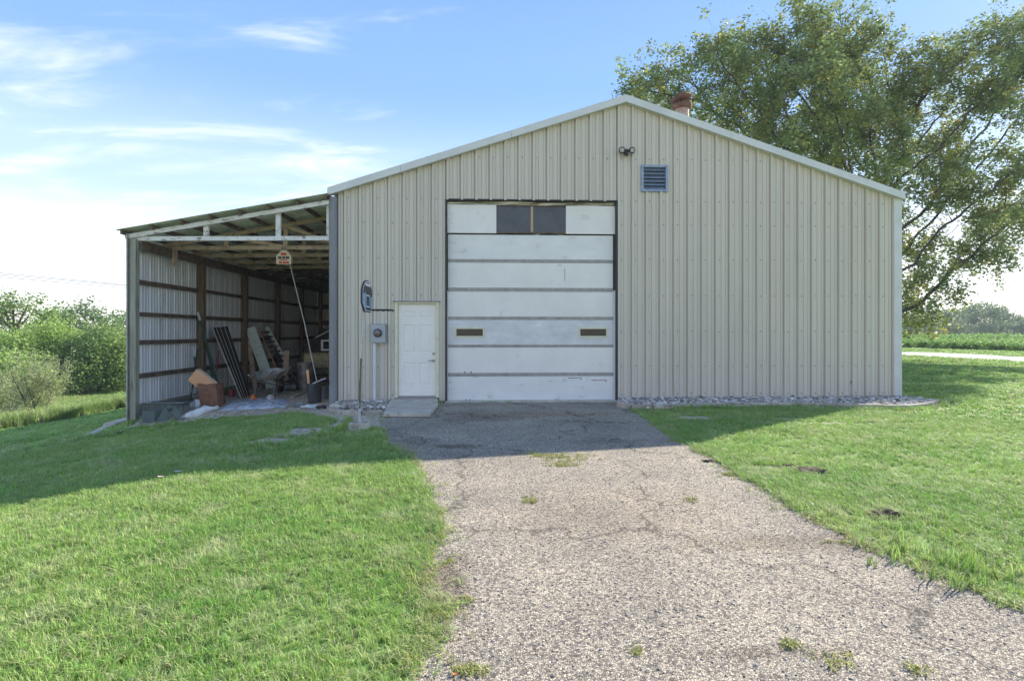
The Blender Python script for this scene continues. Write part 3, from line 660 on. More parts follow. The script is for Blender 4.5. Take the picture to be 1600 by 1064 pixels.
for i in range(5):
    for j in range(7):
        x0, x1 = D0 + W_ * us[i], D0 + W_ * us[i + 1]; q0, q1 = DZ0 + H_ * vs_[j], DZ0 + H_ * vs_[j + 1]
        if i in (1, 3) and j in (1, 3, 5):
            s_ = .016; s2 = .034; d = .012
            if j == 5: s_ = .012; s2 = .026
            o_ = [(x0, q0), (x1, q0), (x1, q1), (x0, q1)]; i1 = [(x0 + s_, q0 + s_), (x1 - s_, q0 + s_), (x1 - s_, q1 - s_), (x0 + s_, q1 - s_)]; i2 = [(x0 + s2, q0 + s2), (x1 - s2, q0 + s2), (x1 - s2, q1 - s2), (x0 + s2, q1 - s2)]
            vv = [(a, DYY, b) for a, b in o_] + [(a, DYY + d, b) for a, b in i1] + [(a, DYY + .003, b) for a, b in i2]
            ff = [(k, (k + 1) % 4, 4 + (k + 1) % 4, 4 + k) for k in range(4)] + [(4 + k, 4 + (k + 1) % 4, 8 + (k + 1) % 4, 8 + k) for k in range(4)] + [(8, 9, 10, 11)]
            mb.add(vv, ff)
        else: mb.add([(x0, DYY, q0), (x1, DYY, q0), (x1, DYY, q1), (x0, DYY, q1)], [(0, 1, 2, 3)])
mb.add([(D0, DYY, DZ0), (D1, DYY, DZ0), (D1, DYY, DZ1), (D0, DYY, DZ1), (D0, DYY + .04, DZ0), (D1, DYY + .04, DZ0), (D1, DYY + .04, DZ1), (D0, DYY + .04, DZ1)], [(0, 1, 5, 4), (1, 2, 6, 5), (2, 3, 7, 6), (3, 0, 4, 7), (4, 5, 6, 7)])
mb.build('door_leaf', M['white'], en)
p = at(677.5, 552.5, DYY); q = at(677.5, 563.5, DYY)
MB().tube([(p.x, DYY, p.z), (p.x, DYY - .02, p.z)], .03, 16).tube([(p.x, DYY - .02, p.z), (p.x, DYY - .028, p.z)], .014, 12).build('deadbolt', M['chrome'], en, smooth=40)
MB().tube([(q.x, DYY, q.z), (q.x, DYY - .02, q.z)], .03, 16).tube([(q.x, DYY - .02, q.z), (q.x, DYY - .05, q.z), (q.x - .03, DYY - .055, q.z + .004), (q.x - .11, DYY - .05, q.z)], [.011, .011, .011, .007], 10).build('lever', M['chrome'], en, smooth=40)
# louvre vent
vt = bpy.data.objects.new('louver_vent', None); C.objects.link(vt); vt.parent = barn; vt.location = ((VX0 + VX1) / 2 - XP, 0, VZ0)
mb = MB(); q = .035
for (a, b, c_, d) in ((VX0 - .02, VX1 + .02, VZ1 - q, VZ1 + .015), (VX0 - .02, VX1 + .02, VZ0 - .015, VZ0 + q), (VX0 - .02, VX0 + q, VZ0 + q, VZ1 - q), (VX1 - q, VX1 + .02, VZ0 + q, VZ1 - q)): mb.box(a, b, YF - .045, YF + .02, c_, d)
mb.build('frame', M['bluegrey'], vt, bevel=.004)
MB().box(VX0 + q, VX1 - q, YF + .03, YF + .05, VZ0 + .03, VZ1 - .03).build('backing', M['dark'], vt)
ns_ = 6; hh = (VZ1 - VZ0 - 2 * q) / ns_
for k in range(ns_):
    z = VZ0 + q + (k + .5) * hh
    m3 = Matrix.Rotation(R(-48), 3, 'X'); MB().obox(((VX0 + VX1) / 2, YF - .008, z), (VX1 - VX0 - 2 * q - .006, .004, hh * 1.05), Matrix.Rotation(R(-32), 3, 'X')).build('slat', M['bluegrey'], vt)
# floodlight
fl = at(977, 239, YF); fo = thing('floodlight', (fl.x, YF - .03, fl.z), 'black twin-head floodlight with pale lenses above the overhead door on the gable', 'floodlight')
MB().box(fl.x - .045, fl.x + .045, YF - .075, YF - .03, fl.z - .05, fl.z + .055).build('junction_box', M['black'], fo, bevel=.008)
MB().box(fl.x - .035, fl.x + .035, YF - .13, YF - .06, fl.z - .095, fl.z - .04).build('motion_sensor', M['black'], fo, bevel=.012)
for sg in (-1, 1):
    c = Vector((fl.x + sg * .105, YF - .13, fl.z + .01)); d = Vector((sg * .22, -1, -.28)).normalized()
    MB().tube([c - d * .08, c - d * .05, c + d * .03, c + d * .035], [.025, .05, .068, .062], 20).tube([c - d * .06, (fl.x + sg * .03, YF - .06, fl.z + .01)], .015, 8).build('lamp_head', M['black'], fo, smooth=40)
    MB().tube([c + d * .03, c + d * .042], [.050, .044], 20).build('lens', M['lamp'], fo, smooth=40)
# meter box
m0 = at(592.5, 521, YF); me_ = thing('electric_meter', (m0.x, YF - .03, m0.z), 'grey electric meter box with round glass dial and white conduit left of the entry door', 'electric meter')
x0, x1 = fx(581.5), fx(604); z0, z1 = at(592, 536, YF).z, at(592, 507, YF).z
MB().box(x0, x1, YF - .14, YF - .026, z0, z1).build('box', M['boxgrey'], me_, bevel=.01)
MB().box(x0 - .008, x1 + .008, YF - .146, YF - .026, z1, z1 + .012).build('lid', M['boxgrey'], me_, bevel=.003)
MB().box(x0 + .02, x1 - .02, YF - .144, YF - .141, z0 + .01, z0 + .03).build('latch_plate', M['rail'], me_)
cc = (m0.x, YF - .14, m0.z + .01)
MB().tube([(cc[0], cc[1], cc[2]), (cc[0], cc[1] - .03, cc[2])], .088, 24).build('ring', M['dark'], me_, smooth=40)
M['meterface'] = mat('meter_face', (.25, .17, .14), (.05, .04, .04), 28, .15, c3=(.5, .48, .45), c3at=(.6, .65), c3scale=35, spec=.8)
MB().tube([(cc[0], cc[1] - .028, cc[2]), (cc[0], cc[1] - .06, cc[2]), (cc[0], cc[1] - .075, cc[2])], [.068, .066, .045], 24).build('dial', M['meterface'], me_, smooth=40)
cx = fx(586.3); MB().tube([(cx, YF - .08, z0 + .005), (cx, YF - .08, .08)], .036, 14).build('conduit', M['pvc'], me_, smooth=40)
p = at(1331, 598, YF - .012); MB().blob((p.x, YF - .004, p.z), (.035, .004, .05), .5, 3, 4).build('rust_spot', M['orange'] if False else M['rustpipe'], barn)
# flue pipe
fb = at(1065.5, 186, 13.2)
fl_ = thing('flue_pipe', (fb.x, 13.2, rz(fb.x)), 'rusty round flue pipe with tilted rain cap on the right roof slope', 'flue pipe')
tz = at(1065, 166, 13.2).z
MB().lathe((fb.x, 13.2, 0), [(.17, rz(fb.x) - .1), (.168, tz - .04), (.168, tz)], 24).build('pipe', M['rustpipe'], fl_, smooth=40)
MB().lathe((fb.x, 13.2, tz), [(.17, -.10), (.225, -.055), (.25, .0), (.245, .03), (.2, .045), (.17, .05)], 24).build('storm_collar', M['rustdark'], fl_, smooth=40)
cp = MB(); base = Vector((fb.x - .01, 13.2, tz + .14)); rot = Matrix.Rotation(R(-13), 3, 'Y')
rr = []
for (r, z) in ((.19, -.03), (.275, .03), (.285, .05), (.25, .10), (.12, .155), (.02, .17)):
    rr.append([tuple(base + rot @ Vector((r * math.cos(t), r * math.sin(t), z + .02 * math.sin(3 * t + 1)))) for t in [2 * math.pi * k / 20 for k in range(20)]])
vv = [v for ring in rr for v in ring]; ff = [(i * 20 + k, i * 20 + (k + 1) % 20, (i + 1) * 20 + (k + 1) % 20, (i + 1) * 20 + k) for i in range(5) for k in range(20)] + [tuple(range(20))[::-1], tuple(range(100, 120))]
cp.add(vv, ff).build('rain_cap', M['rustdark'], fl_, smooth=50)
mb = MB()
for k in range(4): t = R(45 + 90 * k); MB().beam((fb.x + .165 * math.cos(t), 13.2 + .165 * math.sin(t), tz), (fb.x + .2 * math.cos(t), 13.2 + .2 * math.sin(t), tz + .13), .02, .006).build('cap_strap', M['rust'], fl_)

# slabs at the doors
sp = [gp(599, 652.5), gp(672, 652.5), gp(685, 636), (fx(685), YF - .04), (fx(612), YF - .04), gp(604, 640)]
st = MB(); st.prism([(x + .02 * mnoise.noise(Vector((x * 5, y * 5, 0))), y, .012) for x, y in sp], (0, 0, .07)); o = st.build('step_slab', M['concrete'], None, bevel=.012)
tag(o, 'low worn concrete step slab in front of the white entry door', 'step')
ap = MB().box(OX0 - .02, OX1 + .02, YF - .14, YF + .4, -.05, .03).build('door_sill', M['concrete'], None, bevel=.008); ap['kind'] = 'structure'
MB().box(XL + .05, XR - .05, YF + .42, YB - .05, -.05, .02).build('barn_floor', M['concrete'], None)['kind'] = 'structure'

# ------------------------------------------------------------------ lean-to
XO = fx(210); ZW = 3.52
TOPZ = lambda x: 3.56 + (x - (XO - .2)) / (XL - .14 - (XO - .2)) * (4.34 - 3.56)   # underside of roof sheets
YBK = YF + 12.2
lean = thing('lean_to', ((XO + XL) / 2, YF + .1, gz(-5, 11.4)), 'open-fronted lean-to shed with wooden posts and trusses at the left of the barn', 'lean-to')
for i, yy in enumerate([YF, 13.87, 16.28, 18.75, 21.1, 23.4]):
    w = .15 if i else .125
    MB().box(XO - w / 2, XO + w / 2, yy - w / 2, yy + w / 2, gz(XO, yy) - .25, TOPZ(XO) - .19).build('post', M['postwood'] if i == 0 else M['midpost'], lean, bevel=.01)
# header board along the wall and girts between posts
for j, (zc, hh, m) in enumerate(((3.28, .20, 'brownwood'), (2.54, .095, 'brownwood'), (1.86, .095, 'brownwood'), (1.265, .095, 'brownwood'), (.56, .095, 'brownwood'))):
    ys = [YF + .085, 13.87, 16.28, 18.75, 21.1, 23.4]
    for a, b in zip(ys[:-1], ys[1:]):
        if j == 0: MB().box(XO + .084, XO + .122, a, b - .004, zc - hh / 2, zc + hh / 2).build('header_board', M[m], lean)
        else: MB().box(XO - .07, XO - .035, a + (.0 if a < 12 else .077), b - .077, zc - hh / 2 + random.uniform(-.01, .01), zc + hh / 2).build('girt', M[m], lean)
MB().box(XO + .124, XO + .16, 12.40, 12.54, 3.0, 3.42).build('blocking', M['tanwood'], lean)
MB().box(XO - .1, XO - .078, YF - .1, YF + .06, gz(XO, YF) - .05, 3.5).build('corner_trim', M['rail'], lean)
MB().box(XO - .10, XO - .03, YF - .02, YF + .03, 3.1, 3.42).build('blocking', M['greypipe'], lean)
# left wall sheets
def lsheet(y0, y1):
    mb = MB(); x = XO - .115; n = max(1, round((y1 - y0) / .1016)); st_ = (y1 - y0) / n; pts = []
    for k in range(n):
        c = y0 + (k + .5) * st_; h = .02 if k % 3 == 0 else .009
        pts += [(c - .03, 0), (c - .012, h), (c + .012, h), (c + .03, 0)]
    pts = [(y0, 0)] + pts + [(y1, 0)]
    for (a, h0), (b, h1) in zip(pts[:-1], pts[1:]):
        zb0 = gz(XO, a) + .14 ; zt = 3.5
        mb.add([(x - h0, a, zb0), (x - h1, b, zb0), (x - h1, b, zt), (x - h0, a, zt)], [(0, 1, 2, 3)])
    mb.build('wall_sheet', M['galv'], lean)
y = YF + .04
while y < YBK - .1: lsheet(y, min(y + .9, YBK)); y += .9
MB().box(XO - .075, XO - .04, YF + .085, YBK, gz(XO, 14) - .12, gz(XO, 14) + .2).build('splash_board', M['postwood'], lean)
# back wall
x = XO - .1; k = 0
while x < XL - .1:
    x1 = min(x + .9, XL - .02); mb = MB(); n = 9; stp = (x1 - x) / n
    for i in range(n):
        a = x + i * stp; q = [(a, 0), (a + .35 * stp, 0), (a + .45 * stp, .015), (a + .65 * stp, .015), (a + .75 * stp, 0), (a + stp, 0)]
        for (u, h0), (v, h1) in zip(q[:-1], q[1:]):
            mb.add([(u, YBK + h0, -.35), (v, YBK + h1, -.35), (v, YBK + h1, TOPZ(v)), (u, YBK + h0, TOPZ(u))], [(0, 1, 2, 3)])
    mb.build('back_sheet', M['siding'], lean); x = x1
for zc in (.5, 1.2, 1.9, 2.6, 3.3): MB().box(XO + .1, XL - .05, YBK - .07, YBK - .035, zc - .1, zc + .1).build('girt', M['brownwood'], lean)
# trusses every 4 feet
BZ = at(300, 371.5, YF).z
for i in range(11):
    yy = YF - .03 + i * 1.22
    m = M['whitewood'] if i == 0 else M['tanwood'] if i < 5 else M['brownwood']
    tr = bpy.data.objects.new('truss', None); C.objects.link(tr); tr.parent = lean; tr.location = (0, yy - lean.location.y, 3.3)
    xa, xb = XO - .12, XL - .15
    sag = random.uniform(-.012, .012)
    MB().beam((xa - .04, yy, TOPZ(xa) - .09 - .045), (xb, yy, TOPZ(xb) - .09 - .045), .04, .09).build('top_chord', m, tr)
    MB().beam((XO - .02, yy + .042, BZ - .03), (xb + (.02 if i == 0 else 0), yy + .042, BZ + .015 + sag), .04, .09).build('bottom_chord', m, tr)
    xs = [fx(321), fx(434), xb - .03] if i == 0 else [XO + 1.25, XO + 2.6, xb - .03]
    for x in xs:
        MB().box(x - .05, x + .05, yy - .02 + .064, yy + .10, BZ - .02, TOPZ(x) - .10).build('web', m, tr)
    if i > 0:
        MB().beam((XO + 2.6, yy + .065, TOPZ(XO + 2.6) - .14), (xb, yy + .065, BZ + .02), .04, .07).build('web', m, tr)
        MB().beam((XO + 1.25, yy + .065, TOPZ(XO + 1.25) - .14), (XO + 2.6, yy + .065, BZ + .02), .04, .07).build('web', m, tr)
# purlins and roof sheets
for k in range(8):
    x = XO - .16 + k * .585
    if x > XL - .2: x = XL - .2
    z = TOPZ(x); MB().box(x - .02, x + .02, YF - .16, YBK + .05, z - .092, z - .003).build('purlin', M['brownwood'], lean)
n = 14; L = (YBK + .1 - (YF - .22)) / n; xa, xb = XO - .25, XL - .13
for i in range(n):
    mb = MB(); y0 = YF - .22 + i * L; pts = [(y0, 0)]
    for k in range(9):
        c = y0 + (k + .5) * L / 9; h = .022 if k % 3 == 1 else .008
        pts += [(c - .028, 0), (c - .012, h), (c + .012, h), (c + .028, 0)]
    pts.append((y0 + L + .01, 0))
    for (a, h0), (b, h1) in zip(pts[:-1], pts[1:]):
        mb.add([(xa, a, TOPZ(xa) + h0), (xb, a, TOPZ(xb) + h0), (xb, b, TOPZ(xb) + h1), (xa, b, TOPZ(xa) + h1)], [(0, 1, 2, 3)])
    mb.build('roof_sheet', M['galvroof'], lean)

# ------------------------------------------------------------------ river rock beds and edging
def rocks(name, poly, z0, n, label, sz=(.022, .045), par=None):
    P = np.array(poly); lo, hi = P.min(0), P.max(0); k = 0; V = []; F = []; T = []
    bm = bmesh.new(); bmesh.ops.create_icosphere(bm, subdivisions=2, radius=1); bv = np.array([v.co[:] for v in bm.verts]); bf = np.array([[v.index for v in f.verts] for f in bm.faces]); bm.free()
    pal = np.array([(.58, .53, .46), (.36, .33, .30), (.70, .65, .58), (.24, .21, .18), (.46, .36, .27), (.80, .76, .70), (.30, .28, .27), (.15, .12, .10), (.52, .43, .33)])
    while k < n:
        x, y = rng.uniform(lo, hi)
        if not inpoly(P, np.array([x]), np.array([y]))[0]: continue
        s = rng.uniform(*sz); sc = np.array([s * rng.uniform(.8, 1.4), s * rng.uniform(.8, 1.2), s * rng.uniform(.55, .95)])
        a = rng.uniform(0, 6.28, 3); Rm = np.array(Matrix.Rotation(a[0], 3, 'Z') @ Matrix.Rotation(rng.uniform(-.5, .5), 3, 'X'))
        jit = 1 + .12 * np.sin(bv @ rng.uniform(-3, 3, 3) + a[1])[:, None]
        v = (bv * jit * sc) @ Rm.T + np.array([x, y, z0 + rng.uniform(0, .035)])
        F.append(bf + len(V) * len(bv)); V.append(v); T.append(np.repeat((pal[rng.integers(len(pal))] * rng.uniform(.8, 1.15))[None], len(bf), 0)); k += 1
    o = fastmesh(name, np.concatenate(V), np.concatenate(F), M['rock'], par, np.concatenate(T), smooth=True)
    return o
edR = [(967, 635.5), (985, 639.5), (1010, 641), (1040, 640), (1075, 638.5), (1110, 638), (1150, 637), (1190, 637), (1230, 637), (1275, 638), (1320, 638.5), (1360, 639.5), (1400, 641), (1432, 640), (1455, 636), (1463, 631)]
edge_pts = [Vector(gp(*p)) for p in edR]
bedR = [(fx(967), YF - .03)] + [tuple(p) for p in edge_pts] + [(edge_pts[-1].x - .2, YF + .5), (XR + .05, YF + 1.2), (XR + .04, YF - .03)]
mulch = flat('rock_bed', bedR, .03, M['dirt'], 0)[0]
tag(rocks('river_rocks', bedR, .045, 5200, ''), 'mixed grey river rocks heaped along the barn wall right of the big door', 'river rocks', kind='stuff')
edg = thing('bed_edging', (edge_pts[5].x, edge_pts[5].y, 0), 'curved row of worn concrete edging blocks along the right-hand river rock bed', 'garden edging')
def edging(pts, par, h=.085, w=.12, seg=.40, z=0):
    # resample
    d = [0]
    for a, b in zip(pts[:-1], pts[1:]): d.append(d[-1] + (b - a).length)
    def P(t):
        for i in range(len(pts) - 1):
            if t <= d[i + 1] + 1e-9: return pts[i].lerp(pts[i + 1], (t - d[i]) / (d[i + 1] - d[i]))
        return pts[-1]
    n = int(d[-1] / seg); s_ = d[-1] / n
    for i in range(n):
        a = P(i * s_ + .004); b = P((i + 1) * s_ - .004); mid = P((i + .5) * s_)
        dz = random.uniform(-.008, .008)
        MB().beam((a.x, a.y, z + h / 2 - .01 + dz), (b.x, b.y, z + h / 2 - .01 + random.uniform(-.008, .008)), w * random.uniform(.9, 1.1), h).build('edging_block', M['edging'], par, bevel=.012)
edging(edge_pts, edg, .115)
bedL = [gnd(529, 640)[:2], gnd(545, 644)[:2], gnd(575, 643)[:2], gnd(600, 641)[:2], (fx(611), YF - .03), (XL, YF - .03)]
tag(rocks('river_rocks', bedL, .02, 650, ''), 'small patch of river rocks under the electric meter', 'river rocks', kind='stuff')
el = thing('bed_edging', (gnd(550, 646).x, gnd(550, 646).y, 0), 'short row of broken pale slabs edging the rocks below the electric meter', 'garden edging')
edging([Vector(gnd(516, 640)[:2]), Vector(gnd(527, 646)[:2]), Vector(gnd(560, 648)[:2]), Vector(gnd(598, 646)[:2])], el, .08, .14, .33, 0)
p = gnd(522, 640)
tag(MB().blob((p.x, p.y + .05, .0), (.13, .12, .11), .2, 3, 3, -.06).build('pale_stone', M['concrete'], None, smooth=True), 'pale stone at the foot of the grey corner pipe', 'stone')
p = gnd(548, 638)
tag(MB().blob((p.x, p.y + .08, .05), (.10, .08, .055), .2, 3, 5, -.04).build('flat_stone', M['edging'], None, smooth=True), 'larger tan stone among the rocks right of the grey corner pipe', 'stone')
# curb slab running out from the lean-to post
a = gnd(204, 658); b = gnd(170, 668); c = gnd(138, 684)
mb = MB()
for (p, q, w, zz) in ((a, b, .24, .02), (b, c, .17, -.015)): mb.beam(p + Vector((0, 0, zz)), q + Vector((0, 0, zz)), w, .16)
tag(mb.build('concrete_curb', M['concrete'], None, bevel=.03), 'weathered concrete footing sticking out of the grass left of the lean-to corner post', 'footing')

# ------------------------------------------------------------------ basketball hoop on a cinder block
hb = gnd(563, 672); hy = hb.y + .05
hoop = thing('basketball_hoop', (hb.x, hy, hb.z), 'small youth basketball hoop with black backboard on a thin patched pole', 'basketball hoop')
def H(px, py, dy=0): return at(px, py, hy + dy)
blk = MB(); x0, x1 = H(547, 677).x, H(578, 677).x; bz0 = hb.z - .03; bz1 = H(560, 659.5).z; 
for a, b, c_, d in ((x0, x1, hy - .1, hy - .065), (x0, x1, hy + .065, hy + .1), (x0, x0 + .035, hy - .065, hy + .065), (x1 - .035, x1, hy - .065, hy + .065), ((x0 + x1) / 2 - .017, (x0 + x1) / 2 + .017, hy - .065, hy + .065)): blk.box(a, b, c_, d, bz0, bz1)
blk = blk.build('cinder_block', M['concrete'], None, bevel=.006)
tag(blk, 'grey hollow cinder block holding the basketball pole upright', 'cinder block')
M['mossy'] = mat('rusted_pole', (.16, .15, .09), (.09, .08, .05), 12, .8, c3=(.4, .4, .38), c3at=(.56, .6), c3scale=10)
M['polewhite'] = mat('pole_white', (.55, .55, .55), (.42, .42, .43), 9, .5)
dxp = .07
MB().tube([(H(562.5, 660).x, hy, bz0 + .02), H(562, 638)], .019, 10).build('pole_sleeve', M['polewhite'], hoop, smooth=40)
MB().tube([H(562, 640), H(562.5, 600), H(564, 560)], .014, 10).build('lower_pole', M['mossy'], hoop, smooth=40)
MB().tube([H(564, 562), H(566.5, 520), H(569, 480), H(569.5, 462)], .0125, 10).build('upper_pole', M['polewhite'], hoop, smooth=40)
bxc = H(573.5, 463).x; zc = H(573, 463).z; bh = (H(573, 438).z - H(573, 488).z) / 2
shape = []
for t in range(0, 181, 15): shape.append((math.cos(R(t)) * .37, .02 * bh + math.sin(R(t)) * bh * .98))
shape += [(-.37, -.45 * bh), (-.20, -bh), (.20, -bh), (.37, -.45 * bh)]
def board(sc, x, t): return [(x, hy + a * sc, zc + b * sc) for a, b in shape]
MB().prism(board(1, bxc - .012, 0), (.022, 0, 0)).build('backboard', M['black'], hoop, bevel=.004)
def ring(s0, s1, x, nme, m):
    A_ = board(s0, x, 0); B_ = board(s1, x, 0); n = len(A_)
    MB().add(A_ + B_, [(i, (i + 1) % n, n + (i + 1) % n, n + i) for i in range(n)]).build(nme, m, hoop)
M['printwhite'] = mat('white_print', (.7, .7, .7), None, rough=.4); M['printblue'] = mat('blue_print', (.12, .33, .60), (.3, .5, .7), 9, .4)
ring(.93, .86, bxc + .0135, 'border_print', M['printwhite'])
mb = MB()
def q2(a0, a1, b0, b1, x=bxc + .0145): mb.add([(x, hy + a0, zc + b0), (x, hy + a1, zc + b0), (x, hy + a1, zc + b1), (x, hy + a0, zc + b1)], [(0, 1, 2, 3)])
for (a0, a1, b0, b1) in ((-.13, .13, .0, .02), (-.13, -.11, -.17, .0), (.11, .13, -.17, .0), (-.11, .11, -.17, -.15), (-.16, .16, .15, .19)): q2(a0, a1, b0, b1)
mb.build('target_print', M['printwhite'], hoop)
mb = MB(); x = bxc + .0141
mb.add([(x, hy - .30, zc + .02), (x, hy - .15, zc + .05), (x, hy - .15, zc - .2), (x, hy - .2, zc - .22), (x, hy - .30, zc - .1)], [(0, 1, 2, 3, 4)])
mb.add([(x, hy + .15, zc - .02), (x, hy + .30, zc + .02), (x, hy + .28, zc - .12), (x, hy + .17, zc - .2)], [(0, 1, 2, 3)]).build('colour_print', M['printblue'], hoop)
rc = Vector((H(597, 485).x, hy, H(597, 484.5).z)); rr_ = (H(617, 485).x - H(580, 485).x) / 2 * .93; rc.x += .01
MB().tube([rc + Vector((math.cos(t) * rr_, math.sin(t) * rr_, 0)) for t in [2 * math.pi * k / 28 for k in range(29)]], .009, 8, False).tube([rc + Vector((-rr_, -.05, 0)), (bxc + .01, hy - .05, rc.z + .005)], .008, 6).tube([rc + Vector((-rr_, .05, 0)), (bxc + .01, hy + .05, rc.z + .005)], .008, 6).build('rim', M['black'], hoop, smooth=50)
mb = MB()
for k in range(12):
    t = 2 * math.pi * k / 12; t2 = t + .26
    mb.tube([rc + Vector((math.cos(t) * rr_, math.sin(t) * rr_, -.005)), rc + Vector((math.cos(t2) * rr_ * .97, math.sin(t2) * rr_ * .97, -.028))], .003, 4)
mb.build('net_hooks', M['black'], hoop)
MB().box(bxc - .04, bxc - .012, hy - .04, hy + .04, zc - .16, zc + .05).build('bracket', M['black'], hoop)

# ------------------------------------------------------------------ clutter in the lean-to
M['wire'] = mat('grey_wire', (.18, .22, .22), (.12, .15, .15), 8, .5, metal=.4)
M['bluegreen'] = mat('cage_panel', (.18, .25, .27), (.11, .16, .18), 6, .5, metal=.3, c3=(.3, .34, .35), c3at=(.55, .7))
M['carton'] = mat('cardboard', (.72, .38, .21), (.62, .32, .18), 3, .9); M['cartonlight'] = mat('cardboard_light', (.82, .58, .42), (.74, .5, .34), 3, .9)
M['sack'] = mat('white_sack', (.78, .78, .76), (.60, .60, .58), 6, .7, bump=.8, bscale=9)
M['greenpost'] = mat('green_post_paint', (.04, .07, .05), (.07, .11, .085), 6, .6); M['tip'] = mat('white_tip', (.6, .6, .58))
M['pink'] = mat('red_handle', (.50, .07, .09), (.42, .06, .08), 5, .5); M['orange'] = mat('orange_plastic', (.75, .19, .03), (.6, .15, .03), 6, .5)
M['barrow'] = mat('barrow_tray', (.50, .50, .47), (.33, .32, .29), 6, .7, c3=(.14, .08, .05), c3at=(.52, .62), c3scale=8)
M['steel'] = mat('dull_steel', (.22, .22, .22), (.14, .14, .14), 8, .5, metal=.5); M['hay'] = mat('hay', (.50, .43, .25), (.34, .28, .15), 20, .95, bump=1, bscale=60, c3=(.1, .09, .04), c3at=(.55, .65), c3scale=15)
M['tarp'] = mat('blue_tarp', (.64, .64, .64), (.36, .41, .52), 7, .6, c3=(.30, .27, .23), c3at=(.52, .6), c3scale=5)
M['mint'] = mat('pale_green_metal', (.72, .80, .72), (.62, .70, .63), 3, .5, metal=.2, c3=(.3, .28, .22), c3at=(.6, .7), c3scale=5)
M['darkmetal'] = mat('dark_sheet_metal', (.035, .03, .03), (.06, .05, .045), 6, .6); M['stripe'] = mat('bare_metal_edge', (.6, .55, .48), (.5, .46, .4), 5, .5)
M['copper'] = mat('copper_rail', (.5, .24, .14), (.4, .2, .12), 6, .5); M['drum'] = mat('drum_metal', (.14, .115, .10), (.30, .28, .27), 4, .5, metal=.4, c3=(.2, .08, .05), c3at=(.56, .66))
M['bin'] = mat('black_bin', (.03, .032, .035), (.05, .05, .055), 6, .55); M['greybin'] = mat('grey_bin', (.16, .16, .16), (.1, .1, .1), 6, .6)
M['litter'] = mat('old_boards', (.13, .12, .11), (.08, .07, .065), 6, .9, bump=.5)
def base(px, py): return gnd(px, py)
# wire cage
p = base(250, 664); p.y += .15
cg = thing('wire_cage', p, 'blue-green wire animal cage lying just inside the corner post', 'wire cage')
x0, x1 = at(219, 650, p.y).x, at(287, 650, p.y).x; z0 = p.z; z1 = at(250, 631, p.y).z; ya, yb = p.y - .02, p.y + .45
def wiregrid(mb, o, u, v, nu, nv, r=.0035):
    o, u, v = Vector(o), Vector(u), Vector(v)
    for i in range(nu + 1): mb.tube([o + u * i / nu, o + u * i / nu + v], r, 4, False)
    for j in range(nv + 1): mb.tube([o + v * j / nv, o + v * j / nv + u], r, 4, False)
W1 = x1 - x0; H1 = z1 - z0
for nme, o, u, v, nu, nv in (('front_mesh', (x0, ya, z0), (W1, 0, 0), (0, 0, H1), 26, 9), ('back_mesh', (x0, yb, z0), (W1, 0, 0), (0, 0, H1), 26, 9), ('top_mesh', (x0, ya, z1), (W1, 0, 0), (0, .47, 0), 26, 10), ('side_mesh', (x1, ya, z0), (0, .47, 0), (0, 0, H1), 10, 9)):
    mb = MB(); wiregrid(mb, o, u, v, nu, nv); mb.build(nme, M['wire'], cg)
MB().box(x0 + .01, x0 + W1 * .30, ya + .06, yb - .02, z0 + H1 * .02, z0 + H1 * .6).build('trap_box', M['bluegreen'], cg)
mb = MB(); pp = [(x0 + W1 * .42, z0 + .03), (x0 + W1 * .56, z0 + H1 * .75), (x0 + W1 * .68, z0 + H1 * .8), (x0 + W1 * .92, z0 + .03)]
for a, b in zip(pp[:-1], pp[1:]): mb.beam((a[0], ya + .1, a[1]), (b[0], ya + .1, b[1]), .14, .008, (0, 1, 0))
mb.build('trap_door', M['bluegreen'], cg)
MB().box(x0 + .02, x1 - .02, ya + .06, ya + .075, z1 + .002, z1 + .02).build('handle', M['steel'], cg)
# boards pile behind cage
p = base(262, 640); p.y = p.y + .5; p.z = gz(p.x, p.y)
for k, (xa_, xb_, py, lab) in enumerate(((232, 262, 632, 'dark weathered board flap lying left on the heap behind the wire cage'), (258, 292, 630, 'dark weathered board flap lying right on the heap behind the wire cage'))):
    a = at(xa_, py, p.y); b = at(xb_, py - 3, p.y + .1)
    tag(MB().beam((a.x, a.y + .2, a.z), (b.x, b.y + .2, b.z), .4, .03).build('old_board', M['litter'], None, bevel=.004), lab, 'board')
q = at(265, 640, p.y + .1); hp = thing('rubble_heap', Vector((q.x, q.y + .25, gz(q.x, q.y))), 'low dark heap of broken boards against the lean-to wall', 'heap')
for k in range(26):
    u_ = random.uniform(-.5, .5); c_ = hp.location + Vector((u_, random.uniform(-.2, .2), .02 + random.uniform(0, .22) * (1 - abs(u_) * 1.5))); d = Vector((random.uniform(-1, 1), random.uniform(-.6, .6), random.uniform(-.25, .35))).normalized() * random.uniform(.12, .32)
    MB().beam(c_ - d, c_ + d, random.uniform(.04, .12), .018).build('broken_board', M[random.choice(['litter', 'litter', 'brownwood', 'tanwood', 'postwood'])], hp)
# sack
a = base(280, 658); b = base(338, 640)
n = 9; pts = [a.lerp(b, k / n) + Vector((0, .06, .05 + .015 * math.sin(k * 1.3))) for k in range(n + 1)]; rs = [.015, .055, .085, .10, .105, .10, .10, .07, .045, .06]
o = MB().tube(pts, rs, 16); 
o.v = [(v[0] + .018 * mnoise.noise(Vector(v) * 8), v[1], v[2] + .025 * mnoise.noise(Vector(v) * 7)) for v in o.v]
tag(o.build('feed_sack', M['sack'], None, smooth=True), 'white twisted sack lying on the ground beside the wire cage', 'sack')
p = base(304, 638); tag(MB().blob((p.x, p.y + .12, p.z + .06), (.15, .13, .11), .15, 3, 21).build('white_bag', M['sack'], None, smooth=True), 'round white bag lying in front of the rusty drum', 'bag')
